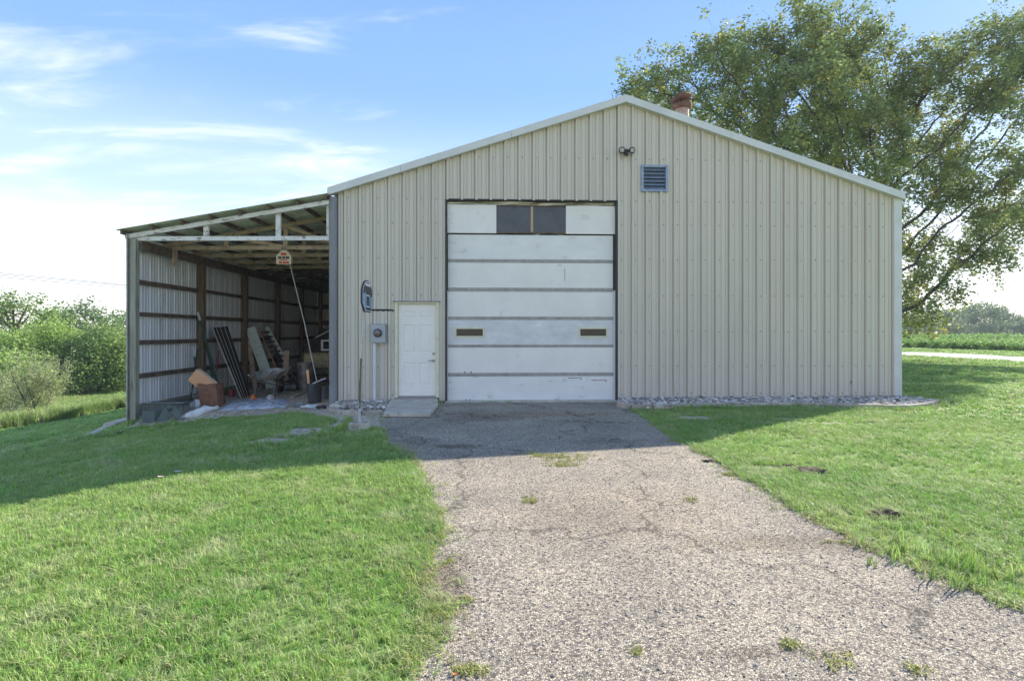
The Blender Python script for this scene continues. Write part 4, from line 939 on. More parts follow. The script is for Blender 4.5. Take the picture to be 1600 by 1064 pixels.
# rusty drum, carton inside
p = base(333, 637); p.y += .15
dr = thing('rusty_drum', p, 'rusty brown square-sided metal drum with a carton in it', 'drum')
x0, x1 = at(314, 620, p.y).x, at(348, 620, p.y).x; zt = at(330, 599, p.y).z
w_ = (x1 - x0) / 2; cx_ = (x0 + x1) / 2 
mb = MB(); prof = [(.9, 0), (.95, .12), (.97, .3), (1.0, zt - p.z), (.93, zt - p.z), (.9, .05)]
base_i = []
for r_, z_ in prof:
    for k in range(24):
        t = 2 * math.pi * k / 24; sq = 1 / max(abs(math.cos(t)), abs(math.sin(t))) ** .55; mb.v.append((cx_ - .06 * (z_ / (zt - p.z)) + w_ * r_ * sq * math.cos(t), p.y + .05 + w_ * .8 * r_ * sq * math.sin(t), p.z + z_ + .012 * math.sin(5 * t)))
for i in range(len(prof) - 1):
    for k in range(24): mb.f.append((i * 24 + k, i * 24 + (k + 1) % 24, (i + 1) * 24 + (k + 1) % 24, (i + 1) * 24 + k))
mb.f.append(tuple(range(120, 144)))
mb.build('body', M['rust'], dr, smooth=40)
a = at(303, 585, p.y); b = at(331, 607, p.y)
ct = thing('carton', (a + b) / 2, 'long orange-brown cardboard carton leaning out of the rusty drum', 'carton')
MB().beam(a, b, .30, .165, (0, 1, 0)).build('box', M['carton'], ct, bevel=.003)
d = (b - a).normalized(); up = Vector((-d.z, 0, d.x)); up = up if up.z > 0 else -up
MB().beam(a + up * .152, b + up * .152, .004, .165 * .96, up).build('tape', M['cartonlight'], ct) if False else None
mb = MB(); mb.beam(a + up * 0.152 + Vector((0, 0, 0)), b + up * 0.152, .16, .004, up); mb.build('lid', M['cartonlight'], ct)
# tomato cage wire hoops
p = base(306, 632); tc_ = MB()
for z_, r_ in ((.05, .09), (.2, .13), (.34, .16)): tc_.tube([(p.x + r_ * math.cos(t), p.y + .1 + r_ * math.sin(t), p.z + z_) for t in [2 * math.pi * k / 20 for k in range(21)]], .004, 4, False)
for k in range(3): t = 2.1 * k; tc_.tube([(p.x + .06 * math.cos(t), p.y + .1 + .06 * math.sin(t), p.z), (p.x + .17 * math.cos(t), p.y + .1 + .17 * math.sin(t), p.z + .36)], .004, 4)
tag(tc_.build('tomato_cage', M['stripe'], None), 'round wire tomato cage standing left of the rusty drum', 'tomato cage')
def onfloor(px, py):
    b = gnd(px, py)
    if b.x < XO + .25: b = atx(px, py, XO + .25)
    b.z = gz(b.x, b.y); return b
# leaning T posts
def lean_stick(name, top, bot, Yt, m, r, label, cat, group=None, flange=False, tipm=None):
    b = base(*bot) if Yt is None else None
    bb = onfloor(*bot); tt = atx(top[0], top[1], XO + .13)
    if tt.y > Yt + 1.5 or tt.y < Yt - 1.5: tt = at(top[0], top[1], Yt)
    o = thing(name, bb, label, cat, group)
    if flange: MB().beam(bb, tt, .045, .006, (0, 1, 0)).beam(bb + Vector((0, -.015, 0)), tt + Vector((0, -.015, 0)), .006, .03, (0, 1, 0)).build('shaft', m, o)
    else: MB().tube([bb, tt], r, 8).build('shaft', m, o)
    if tipm:
        d = (tt - bb).normalized(); MB().tube([tt - d * .22, tt + d * .01], r * 1.35 if not flange else .028, 8).build('tip', tipm, o)
    return o
gr = 'green metal fence posts leaning on the second lean-to post'
lean_stick('fence_post', (309, 489), (352, 630), 13.75, M['greenpost'], .02, 'longest green fence post with white tip beside the second lean-to post', 'fence post', gr, True, M['tip'])
lean_stick('fence_post', (313, 500), (345, 618), 13.9, M['greenpost'], .02, 'dark green fence post in the bundle between the second lean-to post and the striped sheet', 'fence post', gr, True)
lean_stick('fence_post', (318, 520), (340, 615), 13.9, M['greenpost'], .02, 'dark green fence post in the bundle between the second lean-to post and the striped sheet', 'fence post', gr, True)
lean_stick('fence_post', (322, 530), (336, 612), 13.9, M['greenpost'], .02, 'dark green fence post in the bundle between the second lean-to post and the striped sheet', 'fence post', gr, True)
lean_stick('fence_post', (301, 543), (315, 624), 13.2, M['greenpost'], .02, 'short green fence post with white tip left of the second lean-to post', 'fence post', gr, True, M['tip'])
lean_stick('fence_post', (309, 545), (297, 628), 13.3, M['greenpost'], .02, 'short dark post splayed leftwards at the foot of the second lean-to post', 'fence post', gr, True)
o = lean_stick('shovel', (342, 547), (334, 620), 13.4, M['pink'], .018, 'red-handled long tool standing upright behind the rusty drum', 'garden tool')
q = o.location; MB().box(q.x - .08, q.x + .08, q.y - .01, q.y + .01, q.z - .02, q.z + .2).build('blade', M['steel'], o)
p = base(359, 620); o = tag(MB().lathe((p.x, p.y + .1, p.z), [(.07, 0), (.075, .02), (.075, .16), (.05, .18), (.02, .19), (.02, .21)], 14).build('red_can', M['pink'], None, smooth=40), 'small red can on the floor right of the rusty drum', 'can')
# striped dark sheet bundle
tb = [atx(333, 512, XO + .12), atx(356, 510, XO + .14)]; bt = [gnd(378, 622), gnd(391, 618)]
sh = thing('metal_sheet', bt[0], 'long dark ribbed metal sheet with pale edges leaning on the third lean-to post', 'metal sheet')
V = []; nn = 9
for k in range(nn):
    f_ = k / (nn - 1); off = Vector((0, -.04 if k % 2 else 0, 0)); V += [bt[0].lerp(bt[1], f_) + off, tb[0].lerp(tb[1], f_) + off]
MB().add(V, [(2 * k, 2 * k + 2, 2 * k + 3, 2 * k + 1) for k in range(nn - 1)]).build('sheet', M['darkmetal'], sh)
for f_ in (0.0, .25, .5, .8):
    MB().beam(bt[0].lerp(bt[1], f_) + Vector((0, -.05, 0)), tb[0].lerp(tb[1], f_) + Vector((0, -.05, 0)), .018, .01, (0, 1, 0)).build('pale_edge', M['stripe'], sh)
p = gnd(393, 626); p.y += .08
o = MB().lathe((p.x, p.y, p.z), [(.1, 0), (.09, .04), (.045, .1), (.03, .14)], 12).beam((p.x + .05, p.y, p.z + .06), (p.x + .2, p.y - .05, p.z + .01), .05, .02)
tag(o.build('orange_funnel', M['orange'], None, smooth=40), 'bright orange plastic funnel-shaped piece at the foot of the striped sheet', 'funnel')
# light plank and ladder
a = gnd(425, 606); b = atx(391, 512, XO + .15)
pk = thing('metal_plank', a, 'wide pale green metal plank leaning behind the wheelbarrow', 'plank')
MB().beam(a, b, .30, .04, (0, 1, 0)).build('deck', M['mint'], pk, bevel=.004)
for k in range(1, 9):
    c_ = a.lerp(b, k / 9.); d = (b - a).normalized(); MB().beam(c_ + Vector((0, -.026, 0)), c_ + d * .012 + Vector((0, -.026, 0)), .27, .008, (0, 1, 0)).build('cleat', M['stripe'], pk)
la, lb = gnd(446, 606), gnd(466, 600); ta, tb2 = atx(404, 512, XO + .2), atx(417, 511, XO + .2); 
la.y = la.y; ld = thing('ladder', la, 'old ladder with copper-coloured left rail leaning beside the pale green plank', 'ladder')
MB().beam(la, ta, .03, .07, (0, 1, 0)).build('rail', M['copper'], ld); MB().beam(lb, tb2, .11, .03, (0, 1, 0)).build('rail', M['mint'], ld)
for k in range(1, 12): f_ = k / 12; MB().beam(la.lerp(ta, f_), lb.lerp(tb2, f_), .05, .05).build('rung', M['brownwood'], ld)
for k, (t, b_, m, lab) in enumerate((((389, 531), (399, 600), 'tanwood', 'narrow bare board leaning left of the pale green plank'), ((397, 548), (407, 600), 'brownwood', 'dark narrow board leaning just left of the pale green plank'))):
    bb = onfloor(*b_); tt = atx(t[0], t[1], XO + .1); tag(MB().beam(bb, tt, .13, .03, (0, 1, 0)).build('leaning_board', M[m], None), lab, 'board')
bb = gnd(449, 604); tt = at(448, 548, bb.y + .1); tag(MB().beam(Vector((tt.x, bb.y, bb.z)), tt, .17, .04, (0, 1, 0)).build('upright_board', M['tanwood'], None), 'short pale board standing upright behind the black wire roll', 'board')
# wheelbarrow
p = gnd(409, 622); wb = thing('wheelbarrow', p, 'rusty grey wheelbarrow standing on its legs with its shallow tray towards the camera', 'wheelbarrow')
y0 = p.y; zt = at(410, 583, y0).z; zb = at(410, 594, y0).z; hw = (at(431, 585, y0).x - at(388, 585, y0).x) / 2; cx_ = at(409.5, 585, y0).x
mb = MB(); N = 24
prof = [(.62, zb - .02), (.8, zb + .02), (1.0, zt - .02), (1.04, zt), (.96, zt - .005), (.75, zb + .05), (.3, zb + .03)]
for r_, z_ in prof:
    for k in range(N):
        t = 2 * math.pi * k / N; sq = 1 / max(abs(math.cos(t)), abs(math.sin(t))) ** .4; mb.v.append((cx_ + hw * r_ * sq * math.cos(t) * .93, y0 + .42 + .5 * r_ * sq * math.sin(t), z_ + (.07 * math.sin(t) if r_ > .9 else 0)))
for i in range(len(prof) - 1):
    for k in range(N): mb.f.append((i * N + k, i * N + (k + 1) % N, (i + 1) * N + (k + 1) % N, (i + 1) * N + k))
mb.f.append(tuple(range(N))[::-1]); mb.f.append(tuple(range(6 * N, 7 * N)))
mb.build('tray', M['barrow'], wb, smooth=50)
for sg in (-1, 1):
    x = cx_ + sg * hw * .62
    MB().tube([(x, y0 + .18, zb + .0), (x + sg * .03, y0 + .1, p.z + .02), (x + sg * .03, y0 + .26, p.z + .02), (x, y0 + .5, zb)], .014, 8).build('leg', M['steel'], wb)
    MB().tube([(x, y0 - .28, zt - .02), (x, y0 + .1, zb - .02), (cx_ + sg * .06, y0 + 1.15, p.z + .2)], .018, 8).build('handle', M['tanwood'], wb)
MB().tube([(cx_ - hw * .6, y0 + .16, p.z + .08), (cx_, y0 + .2, zb - .04), (cx_ + hw * .6, y0 + .16, p.z + .08)], .01, 6).build('brace', M['steel'], wb)
MB().tube([(cx_ - .04, y0 + 1.15, p.z + .2), (cx_ + .04, y0 + 1.15, p.z + .2)], .19, 20).build('wheel', M['bin'], wb, smooth=40)
p = gnd(420.5, 628.5); r_ = .088
tag(MB().blob((p.x, p.y + r_, p.z + r_), (r_, r_, r_), 0.01, 3).build('ball', mat('grey_ball', (.42, .36, .37), (.33, .28, .29), 9, .7), None, smooth=True), 'dirty pale ball resting in front of the wheelbarrow legs', 'ball')
# black bin with sticks
p = gnd(491.5, 630); p.y += .16
def can(name, px0, px1, pyt, pp, m, lab, cat):
    o = thing(name, pp, lab, cat); x0, x1 = at(px0, 600, pp.y).x, at(px1, 600, pp.y).x; c_ = (x0 + x1) / 2; r_ = (x1 - x0) / 2; h = at(px0, pyt, pp.y).z - pp.z
    MB().lathe((c_, pp.y, pp.z), [(r_ * .9, 0), (r_ * .96, h * .5), (r_, h), (r_ * 1.04, h), (r_ * 1.04, h - .02), (r_ * .93, h - .01), (r_ * .88, .03)], 24).build('body', m, o, smooth=40); return o, c_, r_, h
o, c_, r_, h = can('black_bin', 480.5, 503, 598.5, p, M['bin'], 'black round bin holding wooden sticks near the grey corner pipe', 'bin')
can('grey_bin', 500, 514, 604, gnd(508, 628) + Vector((0, .55, 0)), M['greybin'], 'smaller grey bucket between the black bin and the barn corner', 'bucket')
tt = at(480.5, 578, p.y); tag(MB().beam((c_ - .1, p.y, p.z + .05), tt, .05, .03, (0, 1, 0)).build('wooden_stick', M['carton'], None), 'pale orange wooden stick poking out of the black bin', 'stick')
a = at(484, 602, p.y - .02); b = at(509, 591, p.y + .1); tag(MB().tube([a, a.lerp(b, .5) + Vector((0, 0, .01)), b], .018, 8).build('metal_bar', M['polewhite'], None), 'pale metal bar lying across the rim of the black bin', 'bar')
# rope from the hanging jug
a = at(453, 413, 12.46); b = at(495, 596, p.y)
tag(MB().tube([a, a.lerp(b, .5) + Vector((.03, 0, -.03)), b], .009, 6).build('rope', M['stripe'], None), 'thin pale rope running from the truss down to the black bin', 'rope')
# hanging tag
hc = at(444, 402, 12.40); w2 = at(456, 400, 12.4).x - hc.x; hn = thing('hanging_jug', hc, 'cream and red tapered jug hanging from the second truss', 'jug')
zb_, zm_, zt_ = at(444, 413.5, 12.4).z, at(444, 400, 12.4).z, at(444, 391, 12.4).z
prof2 = [(hc.x - w2 * .96, zb_), (hc.x + w2 * .96, zb_), (hc.x + w2, zm_), (hc.x + w2 * .35, zt_), (hc.x - w2 * .25, zt_), (hc.x - w2, zm_)]
M['creamplastic'] = mat('cream_plastic', (.72, .62, .45), (.62, .52, .36), 5, .5); M['redprint'] = mat('red_print', (.55, .07, .04), (.48, .06, .04), 6, .5)
MB().prism([(x, 12.37, z) for x, z in prof2], (0, .09, 0)).build('body', M['creamplastic'], hn, bevel=.008)
MB().tube([(hc.x + .02, 12.42, zt_ + (.07)), (hc.x - .04, 12.42, zt_ + .02), (hc.x + .05, 12.42, zt_ + .0), (hc.x + .02, 12.42, zt_ + .07), (hc.x + .02, 12.42, BZ - .06)], .006, 6).build('hook', M['steel'], hn)
mb = MB()
for (u0, u1, v0, v1) in ((-.35, .35, .62, .8), (-.62, -.2, .05, .2), (-.12, .3, .05, .2), (.36, .7, .05, .2), (-.5, .5, .27, .33)): mb.box(hc.x + w2 * u0, hc.x + w2 * u1, 12.362, 12.366, zb_ + (zt_ - zb_) * v0, zb_ + (zt_ - zb_) * v1)
mb.build('red_print', M['redprint'], hn)
mb = MB()
for (u0, u1) in ((-.7, -.25), (-.15, .2), (.3, .72)): mb.box(hc.x + w2 * u0, hc.x + w2 * u1, 12.362, 12.366, zb_ + (zt_ - zb_) * .38, zb_ + (zt_ - zb_) * .54)
mb.build('dark_print', M['dark'], hn)
# hay bale on stack, drum, wire roll, pallet
hy2 = 15.9; a = at(474, 575, hy2); b = at(530, 553, hy2)
hay = thing('hay_bale', ((a.x + b.x) / 2, hy2 + .25, a.z), 'brown hay bale on top of the dark crate at the back of the lean-to', 'hay bale')
mb = MB(); mb.box(a.x, b.x, hy2, hy2 + .5, a.z, b.z); 
o = mb.build('bale', M['hay'], hay, bevel=.05)
mb = MB()
for k in range(900):
    u = random.random(); t = (random.uniform(a.x - .01, b.x + .01), hy2 - .005, random.uniform(a.z, b.z)) if u < .6 else (random.uniform(a.x, b.x), random.uniform(hy2, hy2 + .5), b.z + .005)
    d = Vector((random.uniform(-1, 1), random.uniform(-.5, .1), random.uniform(-.5, .5))) * .06; q = Vector(t)
    mb.add([q - d, q + d, q + d + Vector((0, 0, .006)), q - d + Vector((0, 0, .006))], [(0, 1, 2, 3)])
mb.build('loose_straw', M['straw'], hay)['kind'] = 'stuff'
mb = MB()
for f_ in (.3, .7): x = a.x + (b.x - a.x) * f_; mb.tube([(x, hy2 - .006, a.z), (x, hy2 - .006, b.z + .006), (x, hy2 + .5, b.z + .006)], .005, 5)
mb.build('twine', M['orange'], hay)
cr = thing('dark_crate', (a.x + .4, hy2 + .3, gz(a.x, hy2)), 'dark slatted crate under the hay bale', 'crate')
zc0 = gz(a.x, hy2); hcr = a.z - .01 - zc0
for k in range(3): z_ = zc0 + hcr * (k + .1) / 3; MB().box(a.x + .05, b.x + .25, hy2 - .03, hy2 - .008, z_, z_ + hcr / 3 * .75).build('slat', M['brownwood'], cr)
for xx in (a.x + .06, b.x + .2): MB().box(xx, xx + .06, hy2 - .006, hy2 + .55, zc0, zc0 + hcr).build('corner_post', M['brownwood'], cr)
MB().box(a.x + .04, b.x + .26, hy2, hy2 + .55, zc0 + hcr - .02, a.z - .003).build('top_board', M['brownwood'], cr)
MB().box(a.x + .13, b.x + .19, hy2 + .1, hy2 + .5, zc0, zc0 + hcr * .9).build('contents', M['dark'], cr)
pp = gnd(476, 612); pp.y += .6
o, *_ = can('steel_drum', 465, 490, 566, pp, M['drum'], 'dull steel drum with rusty streaks in front of the hay bale', 'drum')
# black wire roll
pw = gnd(456, 612) + Vector((0, .5, 0)); mb = MB()
for k in range(26):
    t0 = random.random() * 6.28; r_ = .2 + .12 * random.random(); c_ = pw + Vector((random.uniform(-.28, .22), random.uniform(0, .2), random.uniform(.1, .42)))
    ax = Vector((random.uniform(.3, 1), random.uniform(-.3, .3), random.uniform(.2, .9))).normalized(); u_ = ax.orthogonal().normalized(); v_ = ax.cross(u_)
    mb.tube([c_ + (u_ * math.cos(t) + v_ * math.sin(t)) * r_ for t in [t0 + 2 * math.pi * j / 14 for j in range(15)]], .007, 4, False)
tag(mb.build('wire_roll', M['darkmetal'], None), 'tangled roll of black fence wire between the ladder and the steel drum', 'wire roll')
tag(MB().blob(pw + Vector((-.02, .25, .1)), (.34, .2, .2), .4, 3, 9, -.1).build('dark_tarp', M['darkmetal'], None, smooth=True), 'dark crumpled tarp bunched under the wire roll', 'tarp')
pp = gnd(452, 611) + Vector((0, .12, .09))
tag(MB().tube([pp + Vector((-.16, 0, 0)), pp + Vector((.14, .06, .01)), pp + Vector((.145, .06, .01))], [.10, .125, .11], 18).build('metal_pail', M['steel'], None, smooth=40), 'dull metal pail lying on its side below the wire roll', 'pail')
for (x0_, y0_, x1_, y1_, w_, m_, lab) in ((430, 612, 462, 616, .12, 'postwood', 'grey board lying on the dirt right of the wheelbarrow'), (456, 622, 478, 612, .09, 'tanwood', 'short tan board lying on the dirt left of the black bin'), (448, 600, 440, 572, .07, 'copper', 'thin reddish stake leaning on the wire roll')):
    a = gnd(x0_, y0_) + Vector((0, 0, .02)); b = (gnd(x1_, y1_) + Vector((0, 0, .03))) if y1_ > 590 else at(x1_, y1_, a.y + .4)
    tag(MB().beam(a, b, w_, .025).build('loose_board', M[m_], None), lab, 'board')
pp = gnd(441, 604) + Vector((0, .7, 0)); bk = thing('wooden_crate', pp, 'dark slatted crate standing behind the wheelbarrow', 'crate')
for k in range(4): MB().box(pp.x - .2, pp.x + .22, pp.y - .01, pp.y + .01, pp.z + .02 + k * .08, pp.z + .075 + k * .08).build('slat', M['brownwood'], bk)
MB().box(pp.x - .2, pp.x + .22, pp.y + .012, pp.y + .3, pp.z, pp.z + .3).build('body', M['darkmetal'], bk)
# white frame and bicycle-like rods
yy = 16.5; a = at(501.5, 531, yy); b = at(516, 548, yy); fr = thing('window_frame', Vector((a.x, yy, b.z)), 'old white window frame standing on the hay bale by the barn corner', 'window frame')
zb_ = b.z; mb = MB(); w_ = .5
for (x0, x1, z0, z1) in ((a.x, a.x + .06, zb_, a.z), (a.x + w_ - .06, a.x + w_, zb_, a.z), (a.x + .06, a.x + w_ - .06, a.z - .05, a.z), (a.x + .06, a.x + w_ - .06, zb_, zb_ + .05)): MB().box(x0, x1, yy, yy + .04, z0, z1).build('frame_bar', M['trim'], fr)
fr.location.z = zb_ 
a = at(492, 528, yy + .1); b = at(516, 516, yy + .1)
tag(MB().tube([a, b], .016, 8).tube([a.lerp(b, .4), a.lerp(b, .4) + Vector((.1, 0, .06))], .01, 6).build('metal_rod', M['trim'], None), 'pale bent metal rod above the old white window frame', 'rod')
tag(MB().blob((at(505, 545, 16.9).x, 17.2, 1.0), (.5, .3, .45), .4, 3, 31).build('black_bundle', M['darkmetal'], None, smooth=True), 'large dark bundle piled behind the hay bale', 'bundle')
# crumpled tarp on floor
V = []; F = []; nx, ny = 60, 16
A0, A1, B0, B1 = gnd(342, 643), gnd(452, 636), gnd(365, 626), gnd(452, 624)
for j in range(ny + 1):
    for i in range(nx + 1):
        p = A0.lerp(A1, i / nx).lerp(B0.lerp(B1, i / nx), j / ny); q = p * 4.5
        ed = min(i, nx - i, 5 * j, 5 * (ny - j)) / 8.; ed = min(1, ed)
        p.x += .1 * mnoise.noise(q * .5); p.y += .12 * mnoise.noise(q * .6 + Vector((4, 4, 4)))
        V.append((p.x, p.y, gz(p.x, p.y) + .004 + ed * (.02 + .05 * abs(mnoise.noise(q * 1.0)) + .04 * abs(mnoise.noise(q * 2.6)))))
for j in range(ny):
    for i in range(nx): k = j * (nx + 1) + i; F.append((k, k + 1, k + nx + 2, k + nx + 1))
tag(fastmesh('blue_tarp', V, F, M['tarp'], smooth=False), 'crumpled blue and white tarp spread on the dirt in front of the wheelbarrow', 'tarp')
for (px, py, s_, m, lab) in ((468, 634, .12, 'greypipe', 'flat grey scrap lying left of the black bin foot'), (486, 637, .11, 'sack', 'crumpled white scrap lying in front of the black bin'), (505, 638, .08, 'bin', 'small dark scrap lying beside the grey corner pipe')):
    p = gnd(px, py); tag(MB().blob((p.x, p.y, p.z + .02), (s_ * 1.4, s_, .035), .6, 3, px, -.02).build('scrap', M[m], None), lab, 'scrap')
mb = MB()
for k in range(420):                    # litter of chips, twigs and bark on the dirt floor
    px = random.uniform(222, 512); py = random.uniform(606, 652 - (px - 222) * .04)
    p = gnd(px, py); d = Vector((random.uniform(-1, 1), random.uniform(-1, 1), random.uniform(-.1, .3))) * random.uniform(.02, .08)
    mb.beam(p - d + Vector((0, 0, .012)), p + d + Vector((0, 0, .012)), random.uniform(.008, .03), .006)
tag(mb.build('floor_litter', M['tanwood'], None), 'scattered twigs and wood chips on the dirt floor of the lean-to', 'litter', kind='stuff')

# ------------------------------------------------------------------ vegetation
def leaves(P, size, Nn, spread, up=.35, tintv=.3, tw=0.0):
    """leaf quads scattered round points P: Nn per point"""
    n = len(P) * Nn; c = np.repeat(P, Nn, 0) + rng.normal(0, 1, (n, 3)) * spread
    a = rng.normal(0, 1, (n, 3)); a[:, 2] *= .5; a /= np.linalg.norm(a, axis=1)[:, None]
    nrm = rng.normal(0, 1, (n, 3)); nrm[:, 2] += up * 2; b = np.cross(nrm, a); b /= np.linalg.norm(b, axis=1)[:, None] + 1e-9
    s = (size * rng.uniform(.6, 1.35, n))[:, None]
    V = np.stack([c - a * s * .5, c + b * s * .28, c + a * s * .5, c - b * s * .28], 1).reshape(-1, 3); F = np.arange(n * 4).reshape(n, 4)
    t = np.ones((n, 3)) * rng.uniform(1 - tintv, 1 + tintv, n)[:, None]
    clump = np.repeat(rng.uniform(.78, 1.22, len(P)), Nn)[:, None]; t = t * clump
    y = np.repeat(rng.random(len(P)) < tw, Nn); t[y] *= np.array([1.5, 1.15, .8])
    return V, F, t
def skeleton(attr, start, D, di, dk, iters=140, bias=(0, 0, .1)):
    nodes = [np.array(p, float) for p in start]; par = [-1] + list(range(len(start) - 1))
    A = attr.copy(); N = np.array(nodes); dist = np.full(len(A), 1e9); near = np.zeros(len(A), int)
    def upd(i0):
        nonlocal dist, near
        for i in range(i0, len(nodes)):
            d = np.linalg.norm(A - nodes[i], axis=1); m = d < dist; dist[m] = d[m]; near[m] = i
    upd(0)
    for it in range(iters):
        if len(A) == 0: break
        m = dist < di
        if not m.any(): break
        i0 = len(nodes)
        for k in np.unique(near[m]):
            s = A[m & (near == k)] - nodes[k]; s /= np.linalg.norm(s, axis=1)[:, None]; d = s.sum(0) / len(s) + np.array(bias) + rng.normal(0, .12, 3)
            d /= np.linalg.norm(d) + 1e-9; nodes.append(nodes[k] + d * D); par.append(int(k))
        upd(i0); keep = dist > dk; A = A[keep]; dist = dist[keep]; near = near[keep]
    return np.array(nodes), np.array(par)
def radii(par, tip, ex=2.3):
    n = len(par); a = np.zeros(n); ch = np.zeros(n, int)
    for i in range(n - 1, 0, -1):
        if ch[i] == 0: a[i] = tip ** ex
        a[par[i]] += a[i]; ch[par[i]] += 1
    return a ** (1 / ex), ch
def tubes(nodes, par, r, n=5, minr=0):
    V = []; F = []; k = 0; ang = np.arange(n) * 2 * math.pi / n; cs, sn = np.cos(ang), np.sin(ang)
    for i in range(1, len(nodes)):
        if r[i] < minr: continue
        p, q = nodes[par[i]], nodes[i]; d = q - p; L = np.linalg.norm(d)
        if L < 1e-6: continue
        d = d / L; a = np.cross(d, (0, 0, 1) if abs(d[2]) < .9 else (1, 0, 0)); a /= np.linalg.norm(a); b = np.cross(d, a)
        o = cs[:, None] * a + sn[:, None] * b
        V.append(p - d * .2 * r[i] + o * min(r[par[i]], r[i] * 1.5)); V.append(q + o * r[i])
        F += [(k + j, k + (j + 1) % n, k + n + (j + 1) % n, k + n + j) for j in range(n)]; k += 2 * n
    return np.concatenate(V), np.array(F)

# big oak behind the barn: lobes (pixel x, pixel y, radius in pixels, depth offset)
def oak():
    YT = 27.0; root = Vector((at(1335, 520, YT).x, YT, -.1)); s = YT / FP
    lob = [(1000, 135, 42, 0), (1045, 150, 55, 2), (1110, 110, 62, -1), (1170, 100, 60, 1), (1150, 190, 70, 2), (1235, 80, 70, 0), (1290, 50, 48, 1), (1345, 75, 50, 0), (1250, 170, 85, -2), (1330, 150, 80, 2), (1405, 125, 60, 0), (1420, 200, 75, 2), (1340, 250, 80, -1), (1200, 250, 70, 2), (1455, 110, 40, -1), (1500, 90, 48, 1), (1545, 60, 42, 0), (1590, 60, 45, 1), (1530, 150, 50, -1), (1585, 140, 45, 2), (1490, 200, 55, 0), (1440, 290, 75, 1), (1530, 260, 50, 1), (1590, 290, 50, -1), (1500, 330, 55, 0), (1560, 350, 42, 1), (1420, 370, 50, 1), (1520, 400, 32, 0), (1560, 410, 25, 0), (1430, 440, 48, 0), (1450, 480, 26, -1), (1490, 455, 22, -1), (1410, 500, 26, 1), (1475, 500, 20, -1), (1650, 200, 60, 0), (1660, 320, 60, 1), (1650, 100, 60, 1), (1300, 330, 80, 2), (1370, 380, 60, 2)]
    A = []; 
    for (px, py, r, dy) in lob:
        c = np.array(at(px, py, YT + dy)); rr = r * s; n = int((18 + 42 * rr * rr * .95) * (1.7 if px > 1400 else 1.15))
        d = rng.normal(0, 1, (n, 3)); d /= np.linalg.norm(d, axis=1)[:, None]; rad = rr * rng.uniform(.35, 1, n) ** .6
        A.append(c + d * rad[:, None] * np.array([1, 1.25, .9]))
    A = np.concatenate(A)
    # holes in the crown where the sky shows through
    for (px, py, r) in ((1555, 205, 26), (1590, 215, 24), (1465, 165, 14), (1395, 40, 20), (1430, 90, 14), (1215, 300, 10), (1375, 100, 9), (1575, 120, 12)):
        ax = np.array(ray(px, py)); t = A[:, 1] / ax[1]; hx = ax[0] * t; hz = EYE + ax[2] * t
        A = A[((A[:, 0] - hx) ** 2 + (A[:, 2] - hz) ** 2) > (r * s) ** 2]
    trunk = [np.array(root) + np.array((0.05 * math.sin(i), 0, i * .5)) for i in range(6)]
    nodes, par = skeleton(A, trunk, .42, 9.0, .75, 90, (0, 0, .03))
    r, ch = radii(par, .016, 2.2)
    t = thing('oak_tree', root, 'large spreading leafy tree behind the right side of the barn', 'tree')
    V, F = tubes(nodes, par, r, 6); fastmesh('trunk', V, F, M['bark'], t, smooth=True)
    tips = nodes[(r < .045)]
    # fine twigs towards leaf clusters
    n = len(tips); TW = 5; d = rng.normal(0, .38, (n * TW, 3)); P = np.repeat(tips, TW, 0) + d
    TN = np.concatenate([np.repeat(tips, TW, 0), P]); V, F = tubes(np.concatenate([[tips[0]], TN]), np.concatenate([[-1], np.zeros(TW * n, int), np.arange(TW * n) + 1]), np.concatenate([[.008], np.full(TW * n, 0), np.full(TW * n, .006)]), 3, .001)
    fastmesh('twigs', V, F, M['bark'], t)['kind'] = 'stuff'
    nzv = np.array([mnoise.noise(Vector(q) * .62) + .5 * mnoise.noise(Vector(q) * 1.5) for q in P]); P = P[(nzv > -.16) | (P[:, 2] < 6.5)]
    keepn = min(len(P), 24000); P = P[rng.permutation(len(P))[:keepn]]
    V, F, T = leaves(P, .17, 25, .16, .3, .35, .14); fastmesh('crown', V, F, M['oakleaf'], t, T)
    print('oak', len(nodes), len(tips), len(P), len(F))
oak()

